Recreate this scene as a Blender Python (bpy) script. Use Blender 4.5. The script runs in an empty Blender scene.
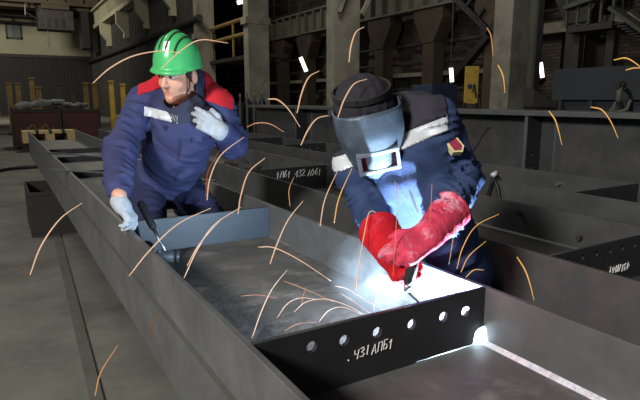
import bpy, bmesh, math, random
import numpy as np
from mathutils import Vector, Matrix, Quaternion
random.seed(7)
S = bpy.context.scene
COL = S.collection
PI = math.pi
# ------------------------------------------------------------------ camera
f_px, pitch, yaw, H = 541.3, .183, .532, 1.5
cam = bpy.data.cameras.new('camera'); cam.sensor_width = 36; cam.lens = f_px / 640 * 36; cam.clip_start = .02; cam.clip_end = 300
co = bpy.data.objects.new('camera', cam); COL.objects.link(co)
co.location = (0, 0, H); co.rotation_euler = (PI / 2 - pitch, 0, -yaw); S.camera = co
sy, cy, sp, cp = math.sin(yaw), math.cos(yaw), math.sin(pitch), math.cos(pitch)
RI = np.array([cy, -sy, 0.]); FW = np.array([sy * cp, cy * cp, -sp]); UPV = np.array([sy * sp, cy * sp, cp]); CC = np.array([0, 0, H])
FH = np.array([sy, cy, 0.]); ZZ = np.array([0, 0, 1.])
def U(x, y, d):            # a point seen along a sight line, d metres away: used to survey the place from the photograph
    return CC + (RI * (x - 320) / f_px + FW + UPV * (200 - y) / f_px) * d
# ------------------------------------------------------------------ materials
def lin(r, g, b):
    f = lambda c: (c / 255 / 12.92) if c / 255 <= .04045 else ((c / 255 + .055) / 1.055) ** 2.4
    return (f(r), f(g), f(b), 1)
MATS = {}
def mat(name, rgb, rough=.6, metal=0., var=.25, scale=8., bump=0., bscale=60., detail=6., stain=None, stain_scale=3., stain_amt=.5, spec=.5, stretch=None, rvar=0.):
    if name in MATS: return MATS[name]
    m = bpy.data.materials.new(name); m.use_nodes = True; nt = m.node_tree; N = nt.nodes; L = nt.links
    b = N['Principled BSDF']; b.inputs['Roughness'].default_value = rough; b.inputs['Metallic'].default_value = metal
    b.inputs['Specular IOR Level'].default_value = spec
    tc = N.new('ShaderNodeTexCoord'); mp = N.new('ShaderNodeMapping'); L.new(tc.outputs['Object'], mp.inputs['Vector'])
    if stretch: mp.inputs['Scale'].default_value = stretch
    n = N.new('ShaderNodeTexNoise'); n.inputs['Scale'].default_value = scale; n.inputs['Detail'].default_value = detail; n.inputs['Roughness'].default_value = .65
    L.new(mp.outputs['Vector'], n.inputs['Vector'])
    c = lin(*rgb)
    r = N.new('ShaderNodeValToRGB'); r.color_ramp.elements[0].position = .3; r.color_ramp.elements[1].position = .7
    r.color_ramp.elements[0].color = tuple(x * (1 - var) for x in c[:3]) + (1,); r.color_ramp.elements[1].color = tuple(min(1, x * (1 + var)) for x in c[:3]) + (1,)
    L.new(n.outputs['Fac'], r.inputs['Fac']); out = r.outputs['Color']
    if stain:
        n2 = N.new('ShaderNodeTexNoise'); n2.inputs['Scale'].default_value = stain_scale; n2.inputs['Detail'].default_value = 8; n2.inputs['Roughness'].default_value = .7
        L.new(mp.outputs['Vector'], n2.inputs['Vector'])
        r2 = N.new('ShaderNodeValToRGB'); r2.color_ramp.elements[0].position = .52; r2.color_ramp.elements[1].position = .68
        r2.color_ramp.elements[0].color = (0, 0, 0, 1); r2.color_ramp.elements[1].color = (stain_amt,) * 3 + (1,)
        L.new(n2.outputs['Fac'], r2.inputs['Fac'])
        mx = N.new('ShaderNodeMix'); mx.data_type = 'RGBA'; L.new(r2.outputs['Color'], mx.inputs[0]); L.new(out, mx.inputs[6]); mx.inputs[7].default_value = lin(*stain); out = mx.outputs[2]
    L.new(out, b.inputs['Base Color'])
    if rvar:
        mr = N.new('ShaderNodeMapRange'); mr.inputs['To Min'].default_value = rough - rvar; mr.inputs['To Max'].default_value = rough + rvar
        L.new(n.outputs['Fac'], mr.inputs['Value']); L.new(mr.outputs['Result'], b.inputs['Roughness'])
    if bump:
        n3 = N.new('ShaderNodeTexNoise'); n3.inputs['Scale'].default_value = bscale; n3.inputs['Detail'].default_value = 5
        L.new(mp.outputs['Vector'], n3.inputs['Vector'])
        bp = N.new('ShaderNodeBump'); bp.inputs['Strength'].default_value = bump; bp.inputs['Distance'].default_value = .01
        L.new(n3.outputs['Fac'], bp.inputs['Height']); L.new(bp.outputs['Normal'], b.inputs['Normal'])
    MATS[name] = m; return m
def glow(name, rgb, s):
    if name in MATS: return MATS[name]
    m = bpy.data.materials.new(name); m.use_nodes = True; N = m.node_tree.nodes; b = N['Principled BSDF']
    b.inputs['Base Color'].default_value = (0, 0, 0, 1); b.inputs['Emission Color'].default_value = lin(*rgb); b.inputs['Emission Strength'].default_value = s
    MATS[name] = m; return m
def brick_mat():
    m = bpy.data.materials.new('brick'); m.use_nodes = True; nt = m.node_tree; N = nt.nodes; L = nt.links; b = N['Principled BSDF']; b.inputs['Roughness'].default_value = .9
    tc = N.new('ShaderNodeTexCoord'); sx = N.new('ShaderNodeSeparateXYZ'); cb = N.new('ShaderNodeCombineXYZ')
    L.new(tc.outputs['Object'], sx.inputs[0]); L.new(sx.outputs['Y'], cb.inputs['X']); L.new(sx.outputs['Z'], cb.inputs['Y'])
    t = N.new('ShaderNodeTexBrick'); t.inputs['Scale'].default_value = 1.; t.inputs['Brick Width'].default_value = .3; t.inputs['Row Height'].default_value = .1; t.inputs['Mortar Size'].default_value = .02
    t.inputs['Color1'].default_value = lin(96, 86, 74); t.inputs['Color2'].default_value = lin(70, 61, 53); t.inputs['Mortar'].default_value = lin(60, 54, 48)
    L.new(cb.outputs[0], t.inputs['Vector'])
    n = N.new('ShaderNodeTexNoise'); n.inputs['Scale'].default_value = .8; n.inputs['Detail'].default_value = 8; L.new(tc.outputs['Object'], n.inputs['Vector'])
    mx = N.new('ShaderNodeMix'); mx.data_type = 'RGBA'; mx.blend_type = 'MULTIPLY'; mx.inputs[0].default_value = .8
    r = N.new('ShaderNodeValToRGB'); r.color_ramp.elements[0].position = .3; r.color_ramp.elements[1].position = .7; r.color_ramp.elements[0].color = (.35, .33, .3, 1)
    L.new(n.outputs['Fac'], r.inputs['Fac']); L.new(t.outputs['Color'], mx.inputs[6]); L.new(r.outputs['Color'], mx.inputs[7]); L.new(mx.outputs[2], b.inputs['Base Color'])
    return m
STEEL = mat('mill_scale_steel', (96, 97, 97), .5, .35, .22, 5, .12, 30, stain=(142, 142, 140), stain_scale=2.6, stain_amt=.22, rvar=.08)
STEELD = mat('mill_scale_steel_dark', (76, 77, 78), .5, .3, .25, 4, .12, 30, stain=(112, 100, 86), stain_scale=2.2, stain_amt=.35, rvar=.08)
PLATE = mat('black_scale_plate', (40, 40, 43), .55, .2, .2, 6, .08, 40)
PLATEB = mat('blue_grey_plate', (36, 44, 54), .5, .25, .16, 5, .08, 40)
WEBM = mat('scuffed_web_steel', (92, 91, 89), .6, .15, .3, 4.5, .25, 26, stain=(150, 148, 142), stain_scale=6, stain_amt=.55, rvar=.1)
BRIGHT = mat('ground_or_lit_steel', (150, 156, 164), .35, .8, .15, 20)
WELD = mat('arc_lit_weld_bead', (205, 210, 216), .4, .3, .3, 60, .5, 90)  # weld bead whitened: the arc light along the seam is in its colour
HEAT = mat('heat_mark', (84, 82, 78), .55, .3, .2, 6)
CHALK = mat('chalk', (215, 215, 210), .9, 0, .15, 90)
FLOORM = mat('concrete_floor', (108, 106, 99), .85, 0, .28, 1.6, .4, 14, detail=10, stain=(52, 50, 45), stain_scale=.7, stain_amt=.6, spec=.3)
STRIPM = mat('floor_channel_steel', (96, 94, 87), .7, .2, .2, 4, .1, 30)
CONC = mat('column_concrete', (124, 120, 108), .9, 0, .3, 1.6, .3, 10, stain=(62, 58, 50), stain_scale=.9, stain_amt=.8)
CREAM = mat('cream_plaster', (150, 146, 124), .9, 0, .15, .5, stain=(110, 102, 84), stain_scale=.4, stain_amt=.5)
CLADD = mat('sooty_ribbed_cladding', (27, 26, 26), .7, .1, .25, .6)
CLAD = mat('dark_cladding', (62, 60, 58), .6, .2, .25, .6)
BRICK = brick_mat(); MATS['brick'] = BRICK
DARKM = mat('sooty_steel', (48, 45, 42), .7, .2, .3, 2)
RUSTM = mat('rusty_girder', (66, 55, 44), .8, .1, .3, 1.2)
GREENM = mat('grey_green_steel', (98, 98, 86), .7, .1, .25, 1.5)
OLIVE = mat('olive_stair_steel', (66, 70, 56), .7, .1, .25, 1.5)
YEL = mat('yellow_paint', (180, 148, 56), .6, 0, .2, 4, stain=(90, 70, 30), stain_scale=5, stain_amt=.6)
YELD = mat('worn_yellow_paint', (120, 98, 54), .7, 0, .25, 4, stain=(70, 55, 35), stain_scale=5, stain_amt=.7)
MAROON = mat('maroon_bin_paint', (72, 36, 34), .7, .1, .3, 2, stain=(50, 45, 42), stain_scale=3, stain_amt=.6)
WOOD = mat('pale_wood', (190, 172, 122), .8, 0, .2, 5)
RAGM = mat('grey_rags', (108, 110, 108), .9, 0, .4, 3, .5, 10)
RAGD = mat('dark_rags', (46, 44, 42), .9, 0, .3, 8, .5, 30)
CONTM = mat('slate_container_paint', (46, 49, 55), .6, .1, .15, 2)
BLUEM = mat('blue_cabinet_paint', (38, 50, 78), .6, .1, .2, 2)
BLACKM = mat('black_enamel', (26, 26, 28), .45, .1, .2, 6)
TUBE = glow('lit_tube', (255, 248, 225), 3.0)
PANE = mat('dusty_dark_glass', (44, 46, 44), .3, 0, .3, 3)
NAVY = mat('navy_workwear', (56, 60, 97), .85, 0, .12, 14, .25, 240, spec=.25)
NAVYT = mat('navy_trousers', (38, 42, 70), .9, 0, .15, 14, .25, 240, spec=.2)
NAVYW = mat('navy_welding_cloth', (46, 61, 96), .8, 0, .18, 14, .3, 240, spec=.3)
YOKE = mat('dark_grey_yoke_cloth', (50, 48, 58), .85, 0, .15, 14, .3, 240, spec=.25)
REDC = mat('red_yoke_cloth', (186, 34, 46), .85, 0, .12, 14, .25, 240, spec=.25)
REFL = mat('reflective_tape', (196, 200, 206), .45, .1, .1, 30)
COLLAR = mat('charcoal_collar_cloth', (54, 57, 76), .9, 0, .15, 14, .2, 240, spec=.2)
SHIRT = mat('black_shirt_cloth', (18, 18, 20), .95, 0, .1, 14, spec=.2)
SKIN = mat('skin', (206, 150, 126), .5, 0, .1, 22, .06, 120)
HAIRM = mat('dark_brown_hair', (34, 24, 18), .6, 0, .3, 60, .5, 200)
LIP = mat('lip', (176, 116, 100), .5)
EYEM = mat('eye_white', (190, 180, 172), .3); IRIS = mat('iris', (30, 24, 20), .3)
HELM = mat('green_helmet_plastic', (72, 176, 104), .28, 0, .05, 10, spec=.55)
HELMD = mat('dark_vent_slot', (10, 42, 20), .6)
STICK = mat('white_sticker', (228, 236, 228), .4)
GLOVE = mat('grey_knit_glove', (168, 173, 180), .9, 0, .12, 40, .4, 160, stain=(120, 124, 130), stain_scale=16, stain_amt=.5, spec=.2)
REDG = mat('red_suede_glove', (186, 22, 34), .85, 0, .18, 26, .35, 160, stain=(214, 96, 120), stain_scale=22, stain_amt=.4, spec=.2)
PINKG = mat('arc_lit_suede_glove', (202, 62, 88), .85, 0, .2, 26, .35, 160, stain=(236, 180, 200), stain_scale=14, stain_amt=.8, spec=.2)  # red glove's pair, arc glare painted in as pink and pale patches
CUFFIN = mat('dark_glove_lining', (60, 14, 18), .95)
MASKM = mat('welding_mask_shell', (74, 86, 100), .48, .3, .18, 16, .08, 60, stain=(140, 156, 172), stain_scale=9, stain_amt=.5)
MASKF = mat('mask_window_frame', (132, 148, 166), .4, .4, .1, 20)
LENS = mat('dark_filter_glass', (14, 10, 16), .12, 0, .2, 20, stain=(70, 26, 40), stain_scale=30, stain_amt=.5)
CAPM = mat('charcoal_cap_cloth', (44, 42, 48), .95, 0, .25, 20, .4, 160, spec=.2)
STRAP = mat('black_strap', (24, 24, 26), .7)
GRIP = mat('black_rubber_grip', (30, 30, 32), .7, 0, .2, 40, .3, 200)
BADGE = mat('cream_badge_cloth', (206, 196, 150), .8); BADGE2 = mat('plum_badge_cloth', (142, 40, 66), .8, 0, .4, 90)
# ------------------------------------------------------------------ objects
def finish(o, smooth=False):
    if smooth:
        for p in o.data.polygons: p.use_smooth = True
    return o
def link(name, me, mats, parent=None, smooth=False):
    o = bpy.data.objects.new(name, me); COL.objects.link(o)
    for m in (mats if isinstance(mats, (list, tuple)) else [mats]): me.materials.append(m)
    if parent: o.parent = parent
    return finish(o, smooth)
def tag(o, label=None, cat=None, group=None, kind=None):
    if label: o['label'] = label
    if cat: o['category'] = cat
    if group: o['group'] = group
    if kind: o['kind'] = kind
    return o
def thing(name, label, cat, group=None, kind=None):
    o = bpy.data.objects.new(name, None); COL.objects.link(o); o.empty_display_size = .1
    return tag(o, label, cat, group, kind)
def base(o, loc):                 # move a thing's Empty to its base, its parts stay where they are
    v = Vector(loc)
    o.location = v
    for c in o.children: c.location = Vector(c.location) - v
class MB:
    def __init__(s): s.bm = bmesh.new()
    def hexa(s, pts):
        v = [s.bm.verts.new(p) for p in pts]
        for q in ((0, 3, 2, 1), (4, 5, 6, 7), (0, 1, 5, 4), (1, 2, 6, 5), (2, 3, 7, 6), (3, 0, 4, 7)): s.bm.faces.new([v[i] for i in q])
        return s
    def box(s, a, b):
        (x0, y0, z0), (x1, y1, z1) = a, b
        x0, x1 = sorted((x0, x1)); y0, y1 = sorted((y0, y1)); z0, z1 = sorted((z0, z1))
        return s.hexa([(x0, y0, z0), (x1, y0, z0), (x1, y1, z0), (x0, y1, z0), (x0, y0, z1), (x1, y0, z1), (x1, y1, z1), (x0, y1, z1)])
    def bar(s, a, b, w, h, up=(0, 0, 1)):
        a, b = Vector(a), Vector(b); d = (b - a).normalized(); u = Vector(up)
        if abs(d.dot(u)) > .95: u = Vector((1, 0, 0))
        x = d.cross(u).normalized() * w / 2; z = x.cross(d).normalized() * h / 2
        return s.hexa([a - x - z, a + x - z, b + x - z, b - x - z, a - x + z, a + x + z, b + x + z, b - x + z])
    def tube(s, pts, r, n=8, caps=True):
        pts = [Vector(p) for p in pts]; rs = r if isinstance(r, (list, tuple, np.ndarray)) else [r] * len(pts)
        rings = []; ref = None
        for i, p in enumerate(pts):
            d = (pts[min(i + 1, len(pts) - 1)] - pts[max(i - 1, 0)]).normalized()
            if ref is None: ref = d.orthogonal().normalized()
            ref = (ref - d * ref.dot(d)).normalized(); q = d.cross(ref)
            rings.append([s.bm.verts.new(p + (ref * math.cos(t) + q * math.sin(t)) * rs[i]) for t in (2 * PI * k / n for k in range(n))])
        for a, b in zip(rings, rings[1:]):
            for k in range(n): s.bm.faces.new((a[k], a[(k + 1) % n], b[(k + 1) % n], b[k]))
        if caps: s.bm.faces.new(rings[0][::-1]); s.bm.faces.new(rings[-1])
        return s
    def prism(s, poly, a, b):         # polygon points given by a function of (u,v) at two offsets
        va = [s.bm.verts.new(a(u, v)) for u, v in poly]; vb = [s.bm.verts.new(b(u, v)) for u, v in poly]; n = len(poly)
        s.bm.faces.new(va); s.bm.faces.new(vb[::-1])
        for i in range(n): s.bm.faces.new((va[i], vb[i], vb[(i + 1) % n], va[(i + 1) % n]))
        return s
    def done(s, name, m, parent=None, smooth=False, bevel=0):
        bmesh.ops.recalc_face_normals(s.bm, faces=s.bm.faces)
        me = bpy.data.meshes.new(name); s.bm.to_mesh(me); s.bm.free()
        o = link(name, me, m, parent, smooth)
        if bevel:
            md = o.modifiers.new('bevel', 'BEVEL'); md.width = bevel; md.segments = 2; md.limit_method = 'ANGLE'
        return o
def spline(pts, n=16):                # Catmull-Rom through the points
    P = [np.array(p, float) for p in pts]; P = [2 * P[0] - P[1]] + P + [2 * P[-1] - P[-2]]; out = []
    for i in range(1, len(P) - 2):
        for k in range(n):
            t = k / n; a, b, c, d = P[i - 1:i + 3]
            out.append(.5 * (2 * b + (c - a) * t + (2 * a - 5 * b + 4 * c - d) * t * t + (3 * b - a - 3 * c + d) * t ** 3))
    out.append(P[-2]); return out
def struct(name, mb, m, label=None, bevel=0):
    o = mb.done(name, m, None, False, bevel); o['kind'] = 'structure'
    if label: o['label'] = label
    return o
def plate_holes(name, outline, holes, thick, frame, m, parent):
    """a flat plate cut from an outline with round holes; frame = (origin, u, v, n)"""
    cu = bpy.data.curves.new('cut', 'CURVE'); cu.dimensions = '2D'; cu.fill_mode = 'BOTH'; cu.extrude = thick / 2; cu.resolution_u = 4
    def poly(pts):
        sp_ = cu.splines.new('POLY'); sp_.points.add(len(pts) - 1); sp_.use_cyclic_u = True
        for q, (x, y) in zip(sp_.points, pts): q.co = (x, y, 0, 1)
    poly(outline)
    for (x, y, r) in holes: poly([(x + r * math.cos(2 * PI * k / 20), y + r * math.sin(2 * PI * k / 20)) for k in range(20)])
    t = bpy.data.objects.new('cut', cu); COL.objects.link(t)
    me = bpy.data.meshes.new_from_object(t.evaluated_get(bpy.context.evaluated_depsgraph_get()))
    bpy.data.objects.remove(t); bpy.data.curves.remove(cu)
    o, u, v, n = [Vector(q) for q in frame]
    M = Matrix((u, v, n)).transposed().to_4x4(); M.translation = o
    me.transform(M); me.materials.clear()
    return link(name, me, m, parent)
# ------------------------------------------------------------------ soft bodies: smooth-blended solids meshed on a grid
def nrm(v): v = np.array(v, float); return v / np.linalg.norm(v)
def smin(a, b, k):
    h = np.clip(.5 + .5 * (b - a) / k, 0, 1); return b * (1 - h) + a * h - k * h * (1 - h)
def cone(a, b, ra, rb, fold=None, flat=None):
    """tapered limb from a to b; fold = (amp, waves, twist, phase) wrinkles round it; flat = (axis, factor) squeezes the section"""
    a = np.array(a, float); b = np.array(b, float); ba = b - a; L2 = ba @ ba; e1 = nrm(np.cross(ba, (0.3, .2, 1) if abs(nrm(ba)[2]) < .9 else (1, 0, .1))); e2 = nrm(np.cross(ba, e1))
    def g(p):
        q = p - a; h = np.clip((q @ ba) / L2, 0, 1); w = q - h[:, None] * ba
        if flat is not None:
            ax = nrm(flat[0]); w = w + np.outer((w @ ax) * (flat[1] - 1), ax)
        d = np.sqrt((w * w).sum(1)) - (ra + (rb - ra) * h)
        if fold:
            amp, wv, tw, ph = fold; an = np.arctan2(q @ e2, q @ e1)
            hh = (q @ ba) / L2
            win = np.clip(.45 + .75 * np.sin(2 * an + 3.7 * ph + 4 * hh) * np.cos(an - 2 * ph - 5 * hh), 0, 1)
            d = d + amp * win * (np.abs(np.sin(wv * PI * hh + tw * np.sin(an + ph) + ph + .9 * np.sin(2 * an + 6 * hh))) ** .6 - .55)
        return d
    lo = np.minimum(a, b) - max(ra, rb) - .03; hi = np.maximum(a, b) + max(ra, rb) + .03
    g.b = (lo, hi); return g
def ell(c, r, ax=None, fold=None):
    c = np.array(c, float); r = np.array(r, float); A = np.eye(3) if ax is None else np.array([nrm(v) for v in ax])
    def g(p):
        q = (p - c) @ A.T; k0 = np.sqrt(((q / r) ** 2).sum(1)); k1 = np.sqrt(((q / r ** 2) ** 2).sum(1)) + 1e-9
        d = k0 * (k0 - 1) / k1
        if fold: d = d + fold[0] * (np.abs(np.sin(fold[1] * (q @ np.array(fold[2])) + 2 * np.sin(17 * q[:, 0] + 9 * q[:, 2]) + 1.3)) ** .7 - .5)
        return d
    m = r.max() + .03; g.b = (c - m, c + m); return g
def union(items, k=.02):
    def g(p):
        d = None
        for it in items:
            e = it(p); d = e if d is None else smin(d, e, k)
        return d
    g.b = (np.min([i.b[0] for i in items], 0), np.max([i.b[1] for i in items], 0)); return g
def crumple(a, amp, s=1.):           # loose cloth: uneven shallow waves
    def g(p):
        x, y, z = (p * s).T
        w = np.sin(31 * x + 9 * np.sin(11 * z + 4 * y) + 17 * y) + np.sin(27 * z - 23 * y + 6 * np.sin(13 * x)) + .7 * np.sin(52 * z + 41 * x - 33 * y + 3 * np.sin(19 * y))
        return a(p) + amp * w / 2
    g.b = (np.array(a.b[0]) - amp * 2, np.array(a.b[1]) + amp * 2); return g
def patch(name, g, area, m, par, h=.005, t=.0045):     # a clean-edged strip of other cloth sewn on g
    def s(p_): v = g(p_); return np.maximum(np.maximum(v - t, -v - .011), area(p_))
    s.b = g.b; return mesh_field(name, s, h, m, par)
def slab(o, n, a, b):                 # between two parallel planes
    o = np.array(o, float); n = nrm(n)
    return lambda p: np.maximum((p - o) @ n - b, a - (p - o) @ n)
def both(*f): return lambda p: np.max([q(p) for q in f], 0)
def off(f): return lambda p: -f(p)
def cut(a, b):
    def g(p): return np.maximum(a(p), -b(p))
    g.b = a.b; return g
def half(o, n):                        # solid side of a plane: everything against n
    o = np.array(o, float); n = nrm(n)
    def g(p): return (p - o) @ n
    return g
def inter(a, b):
    def g(p): return np.maximum(a(p), b(p))
    g.b = a.b; return g
def mesh_field(name, g, h, mats, parent=None, region=None, xf=None):
    lo, hi = g.b; lo = np.array(lo) - 2 * h; hi = np.array(hi) + 2 * h
    n = np.ceil((hi - lo) / h).astype(int) + 1
    ax = [lo[i] + h * np.arange(n[i]) for i in range(3)]
    V = np.empty(n)
    for i in range(n[0]):
        Y, Z = np.meshgrid(ax[1], ax[2], indexing='ij')
        p = np.stack([np.full(Y.size, ax[0][i]), Y.ravel(), Z.ravel()], 1); V[i] = g(p).reshape(n[1], n[2])
    s = V < 0
    c = [V[:-1, :-1, :-1]] ; cnt = np.zeros(n - 1); acc = np.zeros(tuple(n - 1) + (3,))
    sl = lambda d, m: slice(d, m - 1 + d)
    corner = lambda dx, dy, dz, A: A[sl(dx, n[0]), sl(dy, n[1]), sl(dz, n[2])]
    for d in range(3):
        o1, o2 = [q for q in range(3) if q != d]
        for i in (0, 1):
            for j in (0, 1):
                a = [0, 0, 0]; a[o1] = i; a[o2] = j; b = list(a); b[d] = 1
                va = corner(*a, V); vb = corner(*b, V); cr = (va < 0) != (vb < 0)
                t = np.where(cr, va / np.where(cr, va - vb, 1), 0)
                cnt += cr
                for q in range(3):
                    acc[..., q] += cr * (t if q == d else a[q])
    cell = cnt > 0; idx = -np.ones(n - 1, int); ids = np.argwhere(cell); idx[cell] = np.arange(len(ids))
    pos = lo + h * (ids + acc[cell] / cnt[cell][:, None])
    quads = []
    for d in range(3):
        o1, o2 = [(1, 2), (2, 0), (0, 1)][d]
        a = [slice(None)] * 3; b = [slice(None)] * 3; a[d] = slice(0, -1); b[d] = slice(1, None)
        sa, sb = s[tuple(a)], s[tuple(b)]
        e = np.argwhere(sa != sb); e = e[(e[:, o1] > 0) & (e[:, o2] > 0) & (e[:, o1] < n[o1] - 1) & (e[:, o2] < n[o2] - 1)]
        if not len(e): continue
        def at(i, j):
            q = e.copy(); q[:, o1] += i; q[:, o2] += j; return idx[q[:, 0], q[:, 1], q[:, 2]]
        Q = np.stack([at(-1, -1), at(0, -1), at(0, 0), at(-1, 0)], 1)
        fl = ~sa[e[:, 0], e[:, 1], e[:, 2]]; Q[fl] = Q[fl][:, ::-1]
        quads.append(Q)
    Q = np.concatenate(quads); Q = Q[(Q >= 0).all(1)]
    me = bpy.data.meshes.new(name)
    cen = pos[Q].mean(1)
    if xf is not None: pos = xf(pos)
    me.from_pydata(pos.tolist(), [], Q.tolist()); me.update()
    o = link(name, me, mats, parent, True)
    if region is not None: me.polygons.foreach_set('material_index', np.asarray(region(cen), dtype=np.int32))
    return o
class Frame:
    def __init__(s, o, x, y, z): s.o = np.array(o, float); s.M = np.array([nrm(x), nrm(y), nrm(z)])
    def w(s, p): return np.asarray(p, float) @ s.M + s.o
    def mw(s):
        m = Matrix(s.M.T.tolist()).to_4x4(); m.translation = Vector(s.o); return m
def frame_yz(o, y, z):                 # y kept, z made square to it
    y = nrm(y); z = np.array(z, float); z = nrm(z - y * (z @ y)); return Frame(o, np.cross(y, z), y, z)
def hand(fr, curls, scale=1., thick=1.0, thumb=((.8, .55, -.25), (.35, .85, -.35)), side=1, splay=.06, k=.008):
    """palm, four unequal bent fingers and a thumb from the side of the palm; local y = fingers, z = back of the hand, thumb towards side*x"""
    it = []
    W = lambda p: fr.w(np.array(p) * scale)
    R_ = np.array
    for x in (.028, .009, -.010, -.028):
        it.append(cone(W((side * x * .75, .005, 0)), W((side * x, .088, 0)), .0155 * scale * thick, .0135 * scale * thick))
    bx = (.031, .0105, -.0105, -.030); ln = (.072, .080, .074, .058); by = (.088, .094, .090, .082)
    for i in range(4):
        p = R_([side * bx[i], by[i], 0.]); a = 0.; r = (.0098, .0102, .0098, .0088)[i] * scale * thick
        for j, fr_ in enumerate((.45, .31, .24)):
            a += curls[i] * (1.0, 1.15, .8)[j]
            d = R_([side * splay * (1.5 - i) * math.cos(a), math.cos(a), -math.sin(a)]); q = p + d * ln[i] * fr_
            it.append(cone(W(p), W(q), r, r * .92)); p = q; r *= .92
    p = R_([side * .024, .022, -.004])
    for j, d in enumerate(thumb):
        d = nrm((side * d[0], d[1], d[2])); q = p + d * (.046, .036)[j]
        it.append(cone(W(p), W(q), (.0145, .012)[j] * scale * thick, (.012, .010)[j] * scale * thick)); p = q
    return union(it, k * scale)
exec_order = []
# ================================================================== the hall
struct('floor', MB().box((-16, -4, -.1), (15, 61, 0)), FLOORM)
struct('trim_1', MB().hexa([(.205, 1.0, 0), (.262, 1.0, 0), (.262 + .235, 6.9, 0), (.185 + .235, 6.9, 0), (.205, 1.0, .012), (.262, 1.0, .012), (.497, 6.9, .012), (.42, 6.9, .012)]), STRIPM, 'flat steel channel cover let into the concrete floor beside the long girder')
struct('wall_back', MB().box((-16, 60, 5.6), (15, 60.5, 12)), CREAM, 'cream plastered upper end wall of the hall')
mb = MB()
mb.box((-16, 60, 0), (8.6, 60.5, 5.6))
for i in range(62):
    x = -10 + i * .3; mb.box((x, 59.92, .2), (x + .14, 60, 5.5))
struct('wall_back_cladding', mb, CLADD, 'dark ribbed cladding below the cream end wall')
struct('trim_2', MB().box((-16, 59.8, 5.45), (8.6, 60, 5.75)), DARKM)
mb = MB(); mb.box((1.35, 59.85, 7.1), (2.7, 60, 7.25)); mb.box((1.35, 59.85, 8.55), (2.7, 60, 8.7)); mb.box((1.35, 59.85, 7.1), (1.5, 60, 8.7)); mb.box((2.55, 59.85, 7.1), (2.7, 60, 8.7)); mb.box((2.0, 59.9, 7.1), (2.06, 60, 8.7))
w = struct('window_1', mb, DARKM, 'small dark window high in the cream end wall'); MB().box((1.5, 59.93, 7.25), (2.55, 59.97, 8.55)).done('window_pane', PANE, w)
mb = MB(); mb.box((-1.3, 59.9, .0), (-.1, 59.95, 4.6))
mb2 = MB(); mb2.box((-1.4, 59.8, 0), (-1.15, 59.95, 4.8)); mb2.box((-.2, 59.8, 0), (.25, 59.95, 4.8)); mb2.box((-1.4, 59.8, 4.6), (.25, 59.95, 4.9))
d = struct('door_1', mb2, GREENM, 'pale door frame in the dark end cladding'); mb.done('door_panel', BLACKM, d)
struct('ceiling', MB().box((-16, -4, 13), (16, 61, 13.3)), DARKM)
mb = MB()
for y in (52, 56, 59): mb.box((-16, y, 9.5), (8.4, y + .5, 10.6)); mb.box((-16, y - .2, 9.3), (8.4, y + .7, 9.5)); mb.box((-16, y - .2, 10.6), (8.4, y + .7, 10.75)); mb.box((-16, y, 10.75), (8.4, y + .3, 12.9))
for i in range(16): mb.box((-14 + i * 1.4, 51.8, 9.5), (-13.85 + i * 1.4, 52, 10.6))
struct('ceiling_trusses', mb, RUSTM, 'rust brown roof girders at the far end of the hall')
mb = MB(); mb.tube([(-16, 59.2, 8.6), (5.0, 59.2, 8.5)], .12); mb.tube([(-16, 59.2, 9.1), (5.0, 59.2, 9.0)], .07)
for i in range(12): mb.tube([(-14 + i * 1.6, 59.2, 8.6), (-14 + i * 1.6, 59.2, 9.1)], .06)
struct('trim_3', mb, BLACKM, 'dark pipe run with a rail along the cream end wall')
# the clad partition on the left of the column row, with its crane rail ledge and cream brackets
mb = MB(); mb.box((8.6, 25.5, 0), (8.8, 60, 12.5))
for i in range(76): mb.box((8.54, 25.6 + i * .45, .2), (8.6, 25.8 + i * .45, 12))
struct('wall_right_cladding', mb, CLAD, 'dark clad partition wall running away from the columns')
mb = MB(); mb.box((7.9, 25, 7.6), (8.6, 58, 7.9)); mb.box((8.2, 25, 7.9), (8.35, 58, 9.0)); mb.box((7.8, 25, 9.0), (8.6, 58, 9.15))
for i in range(76): mb.box((8.05, 25.2 + i * .43, 7.9), (8.2, 25.3 + i * .43, 9.0))
struct('trim_4', mb, CREAM, 'cream crane rail girder high on the partition wall')
for i, y in enumerate((29.3, 35.2, 41.2, 48, 54.5)):
    mb = MB(); poly = [(8.6, 7.6), (7.75, 7.6), (7.75, 6.8), (8.3, 6.1), (8.6, 6.1)]
    mb.prism(poly, lambda u, v: (u, y, v), lambda u, v: (u, y + .35, v)); mb.box((8.2, y - .1, 5.8), (8.6, y + .3, 6.1))
    o = struct('trim_bracket', mb, CREAM, 'cream tapered bracket under the crane rail girder')
struct('trim_5', MB().tube([(8.35, 25, 5.2), (8.35, 60, 5.2)], .16), DARKM)
# column row
for i, (y, ztop) in enumerate(((7.2, 12.9), (13.4, 12.9), (19.5, 12.9), (25.5, 12.9))):
    mb = MB(); mb.box((8.35, y - .02, 0), (9.2, y + .42, ztop))
    if y != 13.4: mb.box((8.25, y - .06, 4.3), (9.25, y + .46, 4.55))
    if y == 13.4:
        mb.box((8.3, y - .25, 5.2), (9.25, y + .5, 5.45)); mb.bar((8.45, y - .1, 3.9), (8.9, y - .25, 5.2), .1, .1); mb.bar((9.2, y - .1, 3.9), (10.1, y - .1, 5.4), .1, .1)
        mb.bar((8.8, y - .15, 5.6), (8.75, y - .2, 8.2), .35, .3)
    struct('column', mb, CONC, 'stained concrete column of the hall')
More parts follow.
